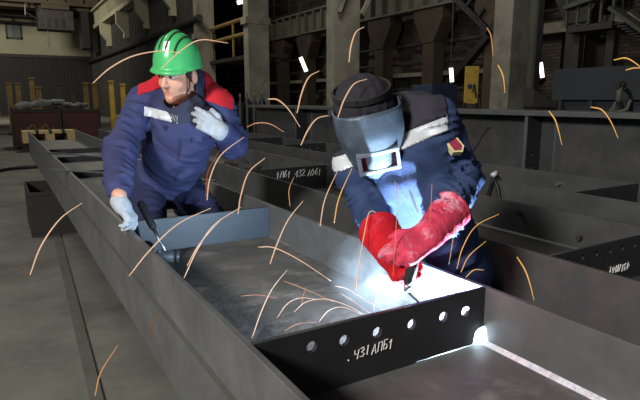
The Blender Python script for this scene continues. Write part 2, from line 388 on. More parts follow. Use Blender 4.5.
# second row: steel columns with flared heads under the long crane girder
YS = [14 * q for q in (.47, .69, .90, 1.114, 1.327, 1.55, 1.78, 1.99, 2.3, 2.6)]
for y in YS:
    mb = MB(); zt = 4.75
    mb.box((13.75, y - .3, 0), (14.25, y + .3, zt))
    poly = [(-.3, zt - 1.2), (-.75, zt - .4), (-.75, zt), (.75, zt), (.75, zt - .4), (.3, zt - 1.2)]
    mb.prism(poly, lambda u, v: (13.7, y + u, v), lambda u, v: (14.3, y + u, v))
    struct('column', mb, RUSTM if y > 11 else DARKM, 'dark steel column with a flared head')
mb = MB(); mb.box((13.8, 11, 4.8), (14.2, 48, 5.75)); mb.box((13.6, 11, 4.75), (14.4, 48, 4.83)); mb.box((13.6, 11, 5.75), (14.4, 48, 5.85))
for i in range(46): mb.box((13.6, 11 + i * .8, 4.83), (13.8, 11.09 + i * .8, 5.75))
struct('trim_6', mb, GREENM, 'long grey crane girder with vertical stiffeners on the flared columns')
mb = MB()
for z in (5.9, 6.5, 7.0): mb.tube([(13.6, 11, z), (13.6, 48, z)], .05)
for i in range(20): mb.tube([(13.6, 11 + i * 1.9, 5.85), (13.6, 11 + i * 1.9, 7.0)], .05)
struct('trim_7', mb, DARKM)
struct('wall_right', MB().box((15, -4, 0), (15.4, 60, 13)), BRICK, 'sooty brick side wall of the hall')
mb = MB()
for y in (3, 6.3, 8.4, 10.8, 13.9, 17, 20, 24): mb.box((14.75, y, 0), (15, y + .7, 12.9))
struct('trim_8', mb, BRICK)
mb = MB(); mb.box((14.4, 3, 3.45), (15, 12.2, 3.75)); mb.box((14.3, 12.2, 4.6), (15, 40, 4.9)); mb.box((14.3, 12.2, 2.4), (15, 40, 2.55))
struct('trim_9', mb, CONC, 'pale ledge along the brick wall')
mb = MB()
for z in (4.1, 4.5): mb.tube([(14.4, 3, z), (14.4, 12, z)], .04)
for i in range(7): mb.tube([(14.4, 3.2 + i * 1.4, 3.75), (14.4, 3.2 + i * 1.4, 4.5)], .04)
for z in (1.9, 2.9, 3.6, 5.4): mb.tube([(14.4, 12, z), (14.4, 44, z + .05)], .07)
struct('trim_10', mb, DARKM, 'pipes and railing along the brick wall')
mb = MB(); mb.bar((13.7, 15.2, 5.7), (13.7, 10.6, 2.0), .28, .2); mb.bar((13.7, 10.6, 5.2), (13.7, 15.4, 1.2), .28, .2)
for k in range(9): a = k / 9; mb.bar((13.6, 15.2 - 4.6 * a, 5.7 - 3.7 * a), (13.6, 14.9 - 4.6 * a, 6.0 - 3.7 * a), .08, .1)
struct('trim_11', mb, BLACKM, 'dark cross bracing between the flared columns')
# far darkness behind the column row: a long partition of stacked racks is not visible; a dark back partition is
struct('wall_far_bay', MB().box((8.8, 50, 0), (15, 50.3, 13)), CLAD)
o = tag(MB().tube([(8.3, 6.66, 0), (8.3, 6.66, 12.8)], .075, 14).done('drain_pipe', GREENM, None, True), 'dark vertical pipe standing beside the right concrete column', 'pipe')
# yellow rails between the far columns
t = thing('safety_rail', 'yellow double guard rail between the two far concrete columns', 'railing')
for z in (4.15, 4.75): MB().tube([(9.0, 19.9, z), (9.0, 25.4, z)], .09).done('rail', YELD, t)
for y in (20.0, 22.6, 25.3): MB().tube([(9.0, y, 3.3), (9.0, y, 4.8)], .06).done('post', YELD, t)
MB().box((8.9, 19.9, 3.15), (10.2, 25.45, 3.3)).done('walkway', DARKM, t)
# lamps: short lit tubes
def lamp(px, py, D, dx, L, label):
    a = U(px, py, D); h = L / 2; dv = nrm(ZZ * 1. + RI * dx) * h
    t = thing('tube_lamp', label, 'lamp', 'lit tube lamps in the dark hall')
    MB().tube([a - dv, a + dv], .05 * D / 14, 8).done('lit_tube', TUBE, t, True)
    e = dv / h; MB().tube([a - dv - e * .05, a - dv], .06 * D / 14, 8).done('end_cap', DARKM, t); MB().tube([a + dv, a + dv + e * .05], .06 * D / 14, 8).done('end_cap', DARKM, t)
    b = a + dv + e * .04; MB().tube([b, b + np.array([0, 0, 1.6])], .02, 6).done('hanger', DARKM, t)
lamp(303.5, 64.5, 17.5, -.42, .48, 'short slanted lit tube lamp left of the wide concrete column')
lamp(451.5, 75, 13.5, -.12, .34, 'short lit tube lamp hanging beside the yellow panel')
lamp(541.5, 70, 11.5, -.2, .32, 'short lit tube lamp in front of the brick wall above the dark console')
lamp(240.5, 2, 22, 4, .26, 'short lit tube lamp at the top of the pale far column')
# yellow board on a stand, blue cabinet, console
t = thing('yellow_board', 'tall yellow panel standing upright near the right concrete column', 'panel')
c = U(471.5, 85, 10.6); e = RI * .13
mb = MB(); mb.hexa([c - e - ZZ * .36, c + e - ZZ * .36, c + e - ZZ * .36 + FH * .04, c - e - ZZ * .36 + FH * .04, c - e + ZZ * .36, c + e + ZZ * .36, c + e + ZZ * .36 + FH * .04, c - e + ZZ * .36 + FH * .04])
mb.done('board', YEL, t)
mb = MB(); mb.tube([c - FH * .012 + RI * .02 - ZZ * .14 , c - FH * .012 + RI * .05 + ZZ * .02, c - FH * .012 + RI * .1 - ZZ * .25], .018, 6); mb.done('cable', BLACKM, t)
MB().tube([c - FH * .02 - RI * .03 - ZZ * .03, c - RI * .03 - ZZ * .03], .05, 12).done('round_mark', BLUEM, t)
for s in (-1, 1): MB().bar(np.array([(c + e * s)[0], (c + e * s)[1], 0]), c + e * s * .9 - ZZ * .34, .05, .05).done('leg', DARKM, t)
t = thing('blue_cabinet', 'dark blue steel cabinet standing behind the upright girder', 'cabinet')
p = U(438, 85, 11.2); x, y = p[0], p[1]
MB().box((x - .35, y - .2, .08), (x + .35, y + .4, p[2])).done('body', BLUEM, t, bevel=.01)
MB().box((x - .32, y - .225, .15), (x - .01, y - .2, p[2] - .05)).done('door', BLUEM, t); MB().box((x + .01, y - .225, .15), (x + .32, y - .2, p[2] - .05)).done('door', BLUEM, t)
for sx_ in (-.3, .3): MB().box((x + sx_ - .04, y - .15, 0), (x + sx_ + .04, y + .35, .08)).done('leg', DARKM, t)
t = thing('control_console', 'dark sloping control console beside the vertical pipe', 'console')
p = U(546, 92, 8.2); o_ = np.array([p[0], p[1], 0.]); e, d_ = RI * .16, FH * .45; zl, zh = p[2] - .22, p[2] + .06
MB().hexa([o_ - e, o_ + e, o_ + e + d_, o_ - e + d_] + [v + ZZ * zl for v in (o_ - e, o_ + e, o_ + e + d_, o_ - e + d_)]).done('cabinet', BLACKM, t)
g_ = RI * .02
MB().hexa([o_ - e - g_ + ZZ * zl, o_ + e + g_ + ZZ * zl, o_ + e + g_ + d_ + ZZ * zl, o_ - e - g_ + d_ + ZZ * zl, o_ - e - g_ + ZZ * (zh - .02), o_ + e + g_ + ZZ * (zl + .05), o_ + e + g_ + d_ + ZZ * (zl + .08), o_ - e - g_ + d_ + ZZ * (zh + .05)]).done('sloped_panel', DARKM, t)
# big slate container
t = thing('steel_container', 'big slate grey ribbed steel container standing behind the upright girder', 'container')
X, Y0, Y1, ZT = 6.9, 1.2, 5.02, 1.92
MB().box((X, Y0, .15), (X + 1.8, Y1, ZT - .42)).done('body', CONTM, t)
MB().box((X - .10, Y0, ZT - .42), (X + 1.86, Y1 + .05, ZT)).done('rim', CONTM, t)
for k in range(9):
    y = Y1 - .05 - k * .46; MB().box((X - .09, y - .05, .15), (X, y, ZT - .42)).done('rib', CONTM, t)
MB().box((X - .012, 4.42, 1.22), (X, 4.56, 1.34)).done('plate', REFL, t)
for y in (1.4, 4.7): MB().box((X + .1, y, 0), (X + 1.7, y + .2, .15)).done('skid', DARKM, t)
# gas cylinder with valve
def gas(px, py_top, D, r, label, valve=True, group=None):
    p = U(px, py_top, D); x, y, zt = p
    t = thing('gas_cylinder', label, 'gas cylinder', group)
    prof = [(0, r * .96), (.03, r), (zt - .34, r), (zt - .26, r * .85), (zt - .2, r * .45), (zt - .16, r * .36)]
    MB().tube([(x, y, q[0]) for q in prof], [q[1] for q in prof], 18).done('body', BLACKM, t, True)
    MB().tube([(x, y, zt - .16), (x, y, zt - .06), (x, y, zt)], [.025, .025, .03], 8).done('valve', GREENM, t, True)
    if valve:
        MB().tube([(x - .05, y, zt - .02), (x + .06, y, zt)], .03, 8).done('handwheel', DARKM, t)
        MB().tube(spline([(x - .11, y - .03, zt - .26), (x - .02, y - .09, zt - .23), (x + .07, y - .07, zt - .15)], 6), .014, 6).done('neck_strap', GREENM, t)
        MB().tube(spline([(x + .06, y, zt - .03), (x + .16, y - .02, zt - .12), (x + .2, y - .02, zt - .4), (x + .2, y, zt - .9)], 8), .02, 6).done('hose', BLACKM, t, True)
    return t
gas(620, 84, 5.0, .11, 'black gas cylinder with valve and hose before the slate container')
for i, (px, pt, D, lb) in enumerate(((240, 94, 13.5, 'dark gas cylinder at the left end of the row by the far concrete column'), (247, 91, 13.6, 'second dark gas cylinder in the row by the far concrete column'), (254, 93, 13.5, 'third dark gas cylinder in the row by the far concrete column'), (262, 91, 13.7, 'dark gas cylinder at the right end of the row by the far concrete column'))):
    gas(px, pt, D, .1, lb, False, 'gas cylinders by the far column')
# steel platform with a stair
t = thing('stair_platform', 'olive steel platform with railing and a descending stair by the brick wall', 'platform')
X = 12.6
def pz(px, py): r = RI * (px - 320) / f_px + FW + UPV * (200 - py) / f_px; return CC + r * (X / r[0])
a, b, c_ = pz(566, 27), pz(612, 24), pz(650, 47)
MB().box((X, b[1], a[2] - .15), (X + 1.2, a[1], a[2])).done('deck', DARKM, t)
MB().bar(b + np.array([0, 0, .35]), c_ + np.array([0, -.6, -.2]), .08, .42, (1, 0, 0)).done('stringer', OLIVE, t)
MB().bar(b + np.array([.9, 0, .35]), c_ + np.array([.9, -.6, -.2]), .08, .42, (1, 0, 0)).done('stringer', OLIVE, t)
MB().bar((X, a[1], a[2] + .45), (X, b[1] - .2, b[2] + .75), .1, .35, (1, 0, 0)).done('fascia', OLIVE, t)
for k in range(9):
    q = b + (c_ - b) * (k / 9); MB().box((X + .05, q[1] - .28, q[2] - .02), (X + .85, q[1], q[2] + .02)).done('tread', DARKM, t)
for k in range(5):
    y = a[1] + (b[1] - a[1]) * k / 4; MB().tube([(X, y, a[2]), (X, y, a[2] + 1.1)], .04, 6).done('post', OLIVE, t)
MB().tube([(X, a[1], a[2] + 1.1), (X, b[1], a[2] + 1.1)], .04, 6).done('handrail', OLIVE, t)
MB().tube([b + ZZ * 1.1, c_ + ZZ * 1.0], .04, 6).done('handrail', OLIVE, t)
for y in (a[1] - .1, b[1] + .2): MB().box((X + .3, y - .1, 0), (X + .5, y + .1, a[2] - .15)).done('leg', DARKM, t)
base(t, (X + .4, a[1], 0))
# crane cab far left
t = thing('crane_cab', 'rusty brown overhead crane cab hanging before the cream end wall', 'crane')
MB().box((3.6, 52, 7.3), (6.3, 54, 8.9)).done('cab', DARKM, t); MB().box((3.9, 51.6, 8.9), (6.0, 54, 9.25)).done('trolley', RUSTM, t)
for k in range(4): MB().box((3.7 + k * .55, 51.96, 7.45), (3.95 + k * .55, 52, 8.2)).done('window', BLACKM, t)
MB().box((-12, 52.6, 9.0), (7.7, 53.4, 9.25)).done('bridge', RUSTM, t)
mb = MB()
for q in ((2.6, 3.6),):
    mb.tube(spline([(2.7, 52, 8.3), (2.8, 52, 9.2), (3.2, 52, 9.25), (3.7, 52, 8.7)], 6), .07, 6); mb.tube([(2.7, 52, 8.6), (3.6, 52, 8.0)], .06, 6)
mb.done('ladder_hoop', BLACKM, t); MB().tube([(4.3, 52.5, 7.3), (4.3, 52.5, 5.9)], .05, 6).done('hanging_hook', BLACKM, t)
MB().box((6.9, 52, 5.9), (7.5, 54, 9.0)).done('end_frame', BLACKM, t)
base(t, (5, 53, 7.3))
# ================================================================== far left: bins, pallet, racks
def bin_(x0, x1, y0, y1, z, label, m):
    t = thing('scrap_bin', label, 'bin', 'scrap bins at the far left')
    q = .05
    for nm, A, B in (('front_panel', (x0, y0, .12), (x1, y0 + q, z)), ('back_panel', (x0, y1 - q, .12), (x1, y1, z)), ('side_panel', (x0, y0 + q, .12), (x0 + q, y1 - q, z)), ('side_panel', (x1 - q, y0 + q, .12), (x1, y1 - q, z)), ('bottom', (x0, y0, .08), (x1, y1, .12))):
        MB().box(A, B).done(nm, m, t)
    for xx in (x0 - .07, x1): 
        for yy in (y0 - .02, y1 - .05): MB().box((xx, yy, 0), (xx + .07, yy + .07, z + .06)).done('corner_post', DARKM, t)
    MB().box((x0, y0 - .05, z - .07), (x1, y0, z)).done('rim', DARKM, t)
    return t
bin_(.42, 1.66, 19.0, 20.2, 1.2, 'maroon scrap bin with faded marks, heaped with grey rags', MAROON)
bin_(1.82, 2.8, 18.9, 20.1, 1.2, 'plain maroon scrap bin to the right of the bin with faded marks', MAROON)
for o in [o for o in bpy.data.objects if o.name == 'scrap_bin']:
    mb = MB()
    for k in range(7): x = .68 + k * .12; mb.bar((x, 18.985, .5 + .12 * (k % 3)), (x + .09, 18.985, .56 + .1 * ((k + 1) % 3)), .01, .04)
    for k in range(6): x = .70 + k * .13; mb.bar((x, 18.985, .36), (x + .1, 18.985, .42 - .05 * (k % 2)), .01, .035)
    mb.done('faded_marks', YELD, o) if o.location.x == 0 and o['label'].startswith('maroon') else mb.bm.free()
def rag(name, c, r, m, seed, label, cat, h=.04, flat=.4, parent=None, sq=(1, 1), floor=0.):
    rs = np.random.RandomState(seed); it = []
    for k in range(9):
        q = np.array(c) + rs.uniform(-1, 1, 3) * np.array([r * sq[0], r * sq[1], r * flat * .4]); it.append(ell(q, (r * rs.uniform(.25, .5) * sq[0] ** .5, r * rs.uniform(.25, .45) * sq[1] ** .5, r * flat * rs.uniform(.35, .7)), fold=(r * .05, 26 / r * .3, (1, .5, .8))))
    o = mesh_field(name, inter(union(it, r * .12), half((0, 0, floor), (0, 0, -1))), h, m, parent)
    if label: tag(o, label, cat)
    return o
rag('rag_heap', (1.08, 19.5, 1.34), .62, RAGM, 3, 'heap of grey plastic rags on the left maroon bin', 'rags', .035, .45, floor=1.262)
rag('rag_bundle', (2.3, 19.45, 1.34), .34, RAGM, 5, 'smaller bundle of pale grey rags on the plain maroon bin', 'rags', .035, .35, floor=1.262)
t = thing('wooden_pallet', 'pale wooden pallet on edge blocks at the end of the long girder', 'pallet')
X0, X1, Y = .56, 2.0, 17.9
MB().box((X0, Y, .52), (X1, Y + .8, .60)).done('deck', WOOD, t)
for k in range(3): MB().box((X0 + k * (X1 - X0 - .25) / 2, Y, .26), (X0 + k * (X1 - X0 - .25) / 2 + .25, Y + .8, .52)).done('block', WOOD, t)
for k in range(4): MB().box((X0 + .35 + k * .35, Y - .02, .52), (X0 + .43 + k * .35, Y + .9, .62)).done('batten', DARKM, t)
for k in range(2): MB().box((X0, Y + .1 + .5 * k, 0), (X1, Y + .2 + .5 * k, .26)).done('skid', DARKM, t)
# rack stakes: each rack = two stakes on a skid
def rack(pxs, top, bot_y, m, label):
    t = thing('stake_rack', label, 'rack', 'stake racks along the far end of the hall')
    for px, tp in zip(pxs, top):
        r = RI * (px - 320) / f_px + FW + UPV * (200 - tp) / f_px; p = CC + r * (bot_y / r[1]); MB().box((p[0] - .1, p[1] - .1, .1), (p[0] + .1, p[1] + .1, p[2])).done('stake', m, t)
        MB().box((p[0] - .13, p[1] - .13, p[2]), (p[0] + .13, p[1] + .13, p[2] + .06)).done('cap', m, t); last = p
        first = p if px == pxs[0] else first
    MB().box((first[0] - .2, bot_y - .12, 0), (last[0] + .2, bot_y + .12, .1)).done('skid', DARKM, t)
    MB().box((first[0], bot_y - .04, .75), (last[0], bot_y + .04, .87)).done('crossbar', m, t)
rack((8.5, 17.5), (84, 84), 27, YELD, 'worn yellow stake rack behind the left end of the scrap bins')
rack((31, 38), (79, 88), 26, YELD, 'worn yellow stake rack with one tall stake behind the grey rag heap')
rack((57.5, 72), (85, 92), 28, RUSTM, 'brownish stake rack behind the right end of the rag heap')
rack((85, 94), (84, 84), 23.5, YELD, 'yellow stake rack right of the scrap bins, nearest of the racks')
rack((110.5, 122), (82, 85), 25, YEL, 'bright yellow stake rack directly left of the green helmeted worker')
t = thing('machine_crate', 'dark low steel crate between the yellow racks and the green helmeted worker', 'crate')
MB().box((4.6, 20.2, .1), (6.2, 21.3, .95)).done('body', BLACKM, t)
for k in range(4): MB().box((4.65 + k * .48, 20.14, .1), (4.75 + k * .48, 20.2, 1.0)).done('rib', DARKM, t)
MB().box((4.6, 20.3, 0), (6.2, 20.5, .1)).done('skid', DARKM, t); MB().box((4.6, 21, 0), (6.2, 21.2, .1)).done('skid', DARKM, t)
rag('tarp_heap', (5.4, 20.75, 1.02), .5, RAGM, 11, 'crumpled grey tarp lying on the dark low steel crate', 'tarp', .035, .25, floor=1.002)
# near open box on the floor
t = thing('steel_box', 'open topped black steel box on the floor beside the long girder', 'box')
x0, x1, y0, y1, z = .205, .66, 6.62, 7.6, .5
for nm, A, B in (('front_panel', (x0, y0, 0), (x1, y0 + .02, z)), ('back_panel', (x0, y1 - .02, 0), (x1, y1, z)), ('side_panel', (x0, y0 + .02, 0), (x0 + .02, y1 - .02, z)), ('side_panel', (x1 - .02, y0 + .02, 0), (x1, y1 - .02, z)), ('bottom', (x0 + .02, y0 + .02, 0), (x1 - .02, y1 - .02, .02))): MB().box(A, B).done(nm, DARKM, t)
MB().box((x0 - .015, y0 - .015, z - .04), (x1 + .015, y0, z)).done('rim', DARKM, t)
# cables on the far floor
tag(MB().tube(spline([(-9, 12.6, .04), (-3, 12.9, .04), (-.5, 12.75, .04), (.35, 13.5, .04), (3, 13.2, .04)], 10), .045, 8).done('floor_cable', BLACKM, None, True), 'black cable lying across the concrete floor past the end of the girder', 'cable')
# ================================================================== girders
XL, XR, ZB, ZTOP, ZW = .397, 1.095, .613, 1.0, .842
T_ = .016
def strokes(name, lines, o, u, v, n, s, parent, m=CHALK, r=.0016):
    mb = MB(); o, u, v, n = [np.array(q, float) for q in (o, u, v, n)]
    for L in lines: mb.tube([o + u * x * s + v * y * s + n * .0012 for x, y in L], r, 6)
    return mb.done(name, m, parent)
GL = {  # pen strokes of the hand-written characters, unit height
 'Ч': [[(0, 1), (.05, .55), (.45, .5)], [(.5, 1), (.45, .5), (.4, 0)]], '3': [[(0, .9), (.35, 1), (.45, .75), (.15, .52), (.5, .3), (.35, .02), (0, .1)]],
 '1': [[(.05, .7), (.25, 1), (.2, 0)]], 'l': [[(.2, 1), (.15, 0)]], 'А': [[(0, 0), (.3, 1), (.55, 0)], [(.1, .35), (.48, .35)]], 'П': [[(.05, 0), (.1, 1), (.55, 1), (.52, 0)]], 'Л': [[(0, 0), (.25, 1), (.5, 1), (.52, 0)]],
 'Б': [[(.5, 1), (.08, 1), (.05, 0), (.4, .02), (.5, .3), (.35, .52), (.08, .52)]], '.': [[(.1, .0), (.18, .06)]], '4': [[(.35, 0), (.4, 1), (0, .4), (.55, .4)]],
 '0': [[(.25, 1), (.02, .6), (.2, 0), (.48, .4), (.25, 1)]], '6': [[(.4, 1), (.08, .5), (.15, .02), (.45, .1), (.42, .45), (.1, .45)]], '2': [[(.02, .8), (.25, 1), (.48, .75), (0, 0), (.55, .05)]], '_': [[(0, 0), (.5, 0)]], ' ': []}
def write(txt, adv=.72, jit=0):
    out = []; x = 0
    for k, c in enumerate(txt):
        for L in GL[c]: out.append([(x + a + .12 * b, b + (.08 * ((k * 7) % 3 - 1))) for a, b in L])
        x += adv
    return out
def girder(xl, xr, y0, y1, label, steel=STEEL, web=WEBM):
    t = thing('steel_girder', label, 'girder')
    a = MB().box((xl, y0, ZB), (xl + T_, y1, ZTOP)).done('flange', steel, t, bevel=.0015)
    b = MB().box((xr, y0, ZB), (xr + T_, y1, ZTOP)).done('flange', steel, t, bevel=.0015)
    w = MB().box((xl + T_, y0, ZW - .012), (xr, y1, ZW)).done('web', web, t)
    for x, s in ((xl + T_, 1), (xr, -1)):
        MB().prism([(0, 0), (.008, 0), (0, .008)], lambda u, v: (x + s * u, y0, ZW + v), lambda u, v: (x + s * u, y1, ZW + v)).done('weld_seam', steel, t)
    return t, a, b
def stiff(t, xl, xr, y, m, holes=(), cut_r=True, gap=0., thick=.012, h=0):
    """cross plate with optional holes and a weld-access notch at the lower right corner"""
    w = xr - xl - T_ - .002; hh = ZTOP - ZW - h
    o = [(0, 0.0005), (w * .64, 0.0005), (w * .66, gap)] if gap else [(0, 0.0005)]
    if cut_r:
        q = .036; o += [(w - q, max(gap, .0005))] + [(w - q + q * (1 - math.cos(a)) * .55, .045 * math.sin(a)) for a in (.5, 1.0, 1.57)] + [(w, .047)]
    else: o += [(w, .0005)]
    o += [(w, hh), (0, hh)]
    return plate_holes('stiffener', o, holes, thick, ((xl + T_ + .001, y, ZW), (1, 0, 0), (0, 0, 1), (0, -1, 0)), m, t)
def hole_at(px, y, xl):              # surveyed hole centres
    r = RI * (px[0] - 320) / f_px + FW + UPV * (200 - px[1]) / f_px; p = CC + r * (y / r[1]); return (p[0] - xl - T_ - .001, p[2] - ZW)
# the girder being welded
t1, fl, fr_ = girder(XL, XR, .15, 10.0, 'long steel girder on its side that the two workers stand at')
hs = [hole_at(q, .976, XL) + (.0135,) for q in ((312, 347), (344.5, 340.5), (377.5, 332.5), (412, 324.5), (443.5, 317), (465.5, 311.5))]
MB().prism([(0, 0), (.011, 0), (0, .011)], lambda u, v: (XR - u, .15, ZW + v), lambda u, v: (XR - u, .972, ZW + v)).done('weld_seam', WELD, t1)['label'] = 'weld seam coloured white for the arc light on it'
s = stiff(t1, XL, XR, .982, PLATE, hs, True, .0035); s['label'] = 'black cross plate with a row of six round holes'
strokes('chalk_writing', write('Ч3lАПБ1'), (XL + T_ + hole_at((354, 359), .976, XL)[0], .976, ZW + hole_at((354, 359), .976, XL)[1]), (1, 0, .02), (0, 0, 1), (0, -1, 0), .0235, s, r=.0012)
strokes('chalk_dot', GL['.'], (XL + T_ + hole_at((347, 361), .976, XL)[0], .976, ZW + hole_at((347, 361), .976, XL)[1]), (1, 0, .02), (0, 0, 1), (0, -1, 0), .030, s)
s = stiff(t1, XL, XR, 2.353, PLATEB, (), False, h=.012); s['label'] = 'blue grey cross plate'
for y in (5.0, 6.35, 7.4): stiff(t1, XL, XR, y, PLATE, (), False, h=.10)
# dull heat lines left on the outside of the left flange by the web weld
o = MB().box((XL - .0006, .15, ZW - .020), (XL, 9.9, ZW + .006)).done('heat_line', HEAT, fl)
# bright ground edge and weld tacks
# second girder
X2L, X2R = 1.497, 2.177
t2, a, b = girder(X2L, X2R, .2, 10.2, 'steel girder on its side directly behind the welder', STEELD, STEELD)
hs2 = [(.09 + .078 * k, .128, .0105) for k in range(7)]
s = stiff(t2, X2L, X2R, 1.09, PLATE, hs2, False); s['label'] = 'black cross plate with holes and chalk figures'
L = write('43lЛ061'); wd = .72 * 7
strokes('chalk_writing', [[(wd - x, 1 - y) for x, y in q] for q in L], (1.838, 1.083, ZW + .040), (1, 0, .0), (0, 0, 1), (0, -1, 0), .026, s, r=.0014)
s = stiff(t2, X2L, X2R, 3.6, PLATE, (), False); s['label'] = 'black cross plate with a long row of chalk figures'
for k, wd_ in enumerate(('1Л61', '432', 'А061')): strokes('chalk_writing', write(wd_, .62), (X2L + .24 + (0, 5, 8.6)[k] * .031, 3.593, ZW + .085), (1, 0, 0), (0, 0, 1), (0, -1, 0), .05, s, r=.0025)
strokes('paint_scribble', [[(0, 1), (.5, .9), (.3, .5), (.9, .6), (.5, 0), (.2, -.6)], [(.6, 1.1), (.8, .5)]], (X2L - .0005, 1.62, ZTOP - .10), (0, -1, 0), (0, 0, 1), (-1, 0, 0), .03, a, PLATE, .003)
for k, (y, z) in enumerate(((1.28, .9), (1.75, .95), (1.42, .9))):
    MB().tube([(X2R, y, z), (X2R - .022, y, z)], .012, 8).done('lug', BRIGHT if k == 0 else DARKM, t2)
# third girder
X3L, X3R = 2.68, 3.31
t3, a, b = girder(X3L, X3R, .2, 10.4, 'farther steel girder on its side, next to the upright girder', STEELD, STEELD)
for y in (1.82, 5.5, 6.64): stiff(t3, X3L, X3R, y, PLATE, [(.1 + .1 * k, .1, .014) for k in range(5)] if y == 5.5 else (), False)
for y in (2.35,): MB().tube([(X3R, y, .93), (X3R - .03, y, .93)], .014, 8).done('lug', BRIGHT, t3)
# upright girder
t4 = thing('upright_girder', 'big upright steel girder with a wide top flange behind the other girders', 'girder')
XN = 4.0; Y0, Y1, Z1, Z0 = .3, 9.5, 1.406, .42
MB().box((XN, Y0, Z1 - .043), (XN + .42, Y1, Z1)).done('flange', STEEL, t4, bevel=.003)
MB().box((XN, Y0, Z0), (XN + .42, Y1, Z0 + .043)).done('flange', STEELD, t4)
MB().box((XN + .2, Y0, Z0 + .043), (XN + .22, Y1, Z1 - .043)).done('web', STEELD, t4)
for y in (3.22, 6.15, 7.55):
    plate_holes('stiffener', [(0, 0), (.2, 0), (.2, Z1 - Z0 - .086), (0, Z1 - Z0 - .086)], [(.1, .2 + .12 * k, .02) for k in range(4)] if y < 7 else (), .02, ((XN, y, Z0 + .043), (1, 0, 0), (0, 0, 1), (0, -1, 0)), PLATE, t4)
    MB().box((XN - .002, y - .014, Z0 + .05), (XN + .006, y + .014, Z1 - .05)).done('lit_edge', BRIGHT, t4)  # bright bar painting the light caught along the stiffener's near edge
    MB().box((XN + .188, y - .17, Z0 + .05), (XN + .2, y - .15, Z1 - .09)).done('weld_strip', BRIGHT, t4)
strokes('paint_loop', [[(x, .5 - .5 * math.sin(x * PI / 2) ** 2 * 2 + .4) for x in np.linspace(0, 2, 24)]], (XN + .199, 4.35, .98), (0, -1, 0), (0, 0, 1), (-1, 0, 0), .28, t4, BLACKM, .005)
# trestles that carry the girders
def trestle(xa, xb, y, z, label):
    t = thing('trestle', label, 'trestle', 'steel trestles under the girders')
    MB().box((xa + .06, y - .06, z - .1), (xb - .06, y + .06, z)).done('crossbeam', DARKM, t)
    for x in (xa + .42, xb - .12): MB().box((x - .04, y - .04, .03), (x + .04, y + .04, z - .1)).done('leg', DARKM, t); MB().box((x - .08, y - .12, 0), (x + .08, y + .12, .03)).done('foot', DARKM, t)
for xa, xb, y in ((XL, XR + T_, 3.6), (XL, XR + T_, 9.2), (XL, XR + T_, .6), (X2L, X2R + T_, 3.9), (X2L, X2R + T_, 9.3), (X2L, X2R + T_, .6), (X3L, X3R + T_, 4.1), (X3L, X3R + T_, 9.4), (X3L, X3R + T_, .7)): trestle(xa, xb, y, ZB - .001, 'dark steel trestle holding a girder off the floor')
for y in (.9, 4.5, 9.0): trestle(XN - .05, XN + .47, y, Z0, 'dark steel trestle holding a girder off the floor')
# rods lying across the far end of the welded girder
for (a, b, lb) in (((.283, 4.329, 1.007), (1.13, 1.85 + 1.35, 1.007), 'thin bluish steel rod across the long girder, nearer of the two rods'), ((.349, 5.79, 1.007), (1.2, 4.3, 1.007), 'thin bluish steel rod across the long girder, farther of the two rods')):
    tag(MB().tube([a, b], .007, 8).done('steel_rod', BRIGHT, None, True), lb, 'rod')
# cloth heap and strap
rag('dark_rag_heap', (1.84, 4.75, .885), .20, RAGD, 21, 'dark crumpled rag heap lying on the web of the girder behind the workers', 'rags', .014, .3, sq=(1, 1.9), floor=ZW + .001)
t = thing('cable_tie', 'black strap hung over the edge of the farther girder behind the welder', 'strap')
y = 2.37
MB().tube(spline([(X3L - .06, y + .06, .70), (X3L - .02, y + .03, .88), (X3L - .012, y, 1.0), (X3L + .008, y, 1.022), (X3L + .03, y - .01, 1.0), (X3L + .03, y - .03, .9)], 6), .013, 8).done('strap', BLACKM, t, True)
MB().tube(spline([(X3L - .02, y - .09, .80), (X3L - .02, y - .05, .95), (X3L - .014, y - .005, 1.012)], 6), .010, 8).done('strap_end', BLACKM, t, True)
MB().tube([(X3L - .02, y, 1.03), (X3L + .03, y + .01, 1.045)], .016, 8).done('knot', REFL, t, True)
# hammer
t = thing('hammer', 'hammer with black grip leaning inside the girder beside the gloved hand', 'hammer')
hd = np.array((.55, 2.17, ZW + .026)); ex = nrm(RI * 1 - ZZ * .0 - FH * .25); ex[2] = 0; ex = nrm(ex)
MB().tube([hd - ex * .045, hd - ex * .03, hd + ex * .03, hd + ex * .032, hd + ex * .05, hd + ex * .052], [.022, .024, .024, .021, .021, .026], 16).done('head', BRIGHT, t, True)
top = np.array((.475, 2.28, 1.085)); mid = hd + (top - hd) * .5
MB().tube([hd, mid], .008, 10).done('shaft', BRIGHT, t, True)
MB().tube([mid, mid + (top - hd) * .05, top - (top - hd) * .03, top], [.013, .0155, .0155, .011], 12).done('grip', GRIP, t, True)
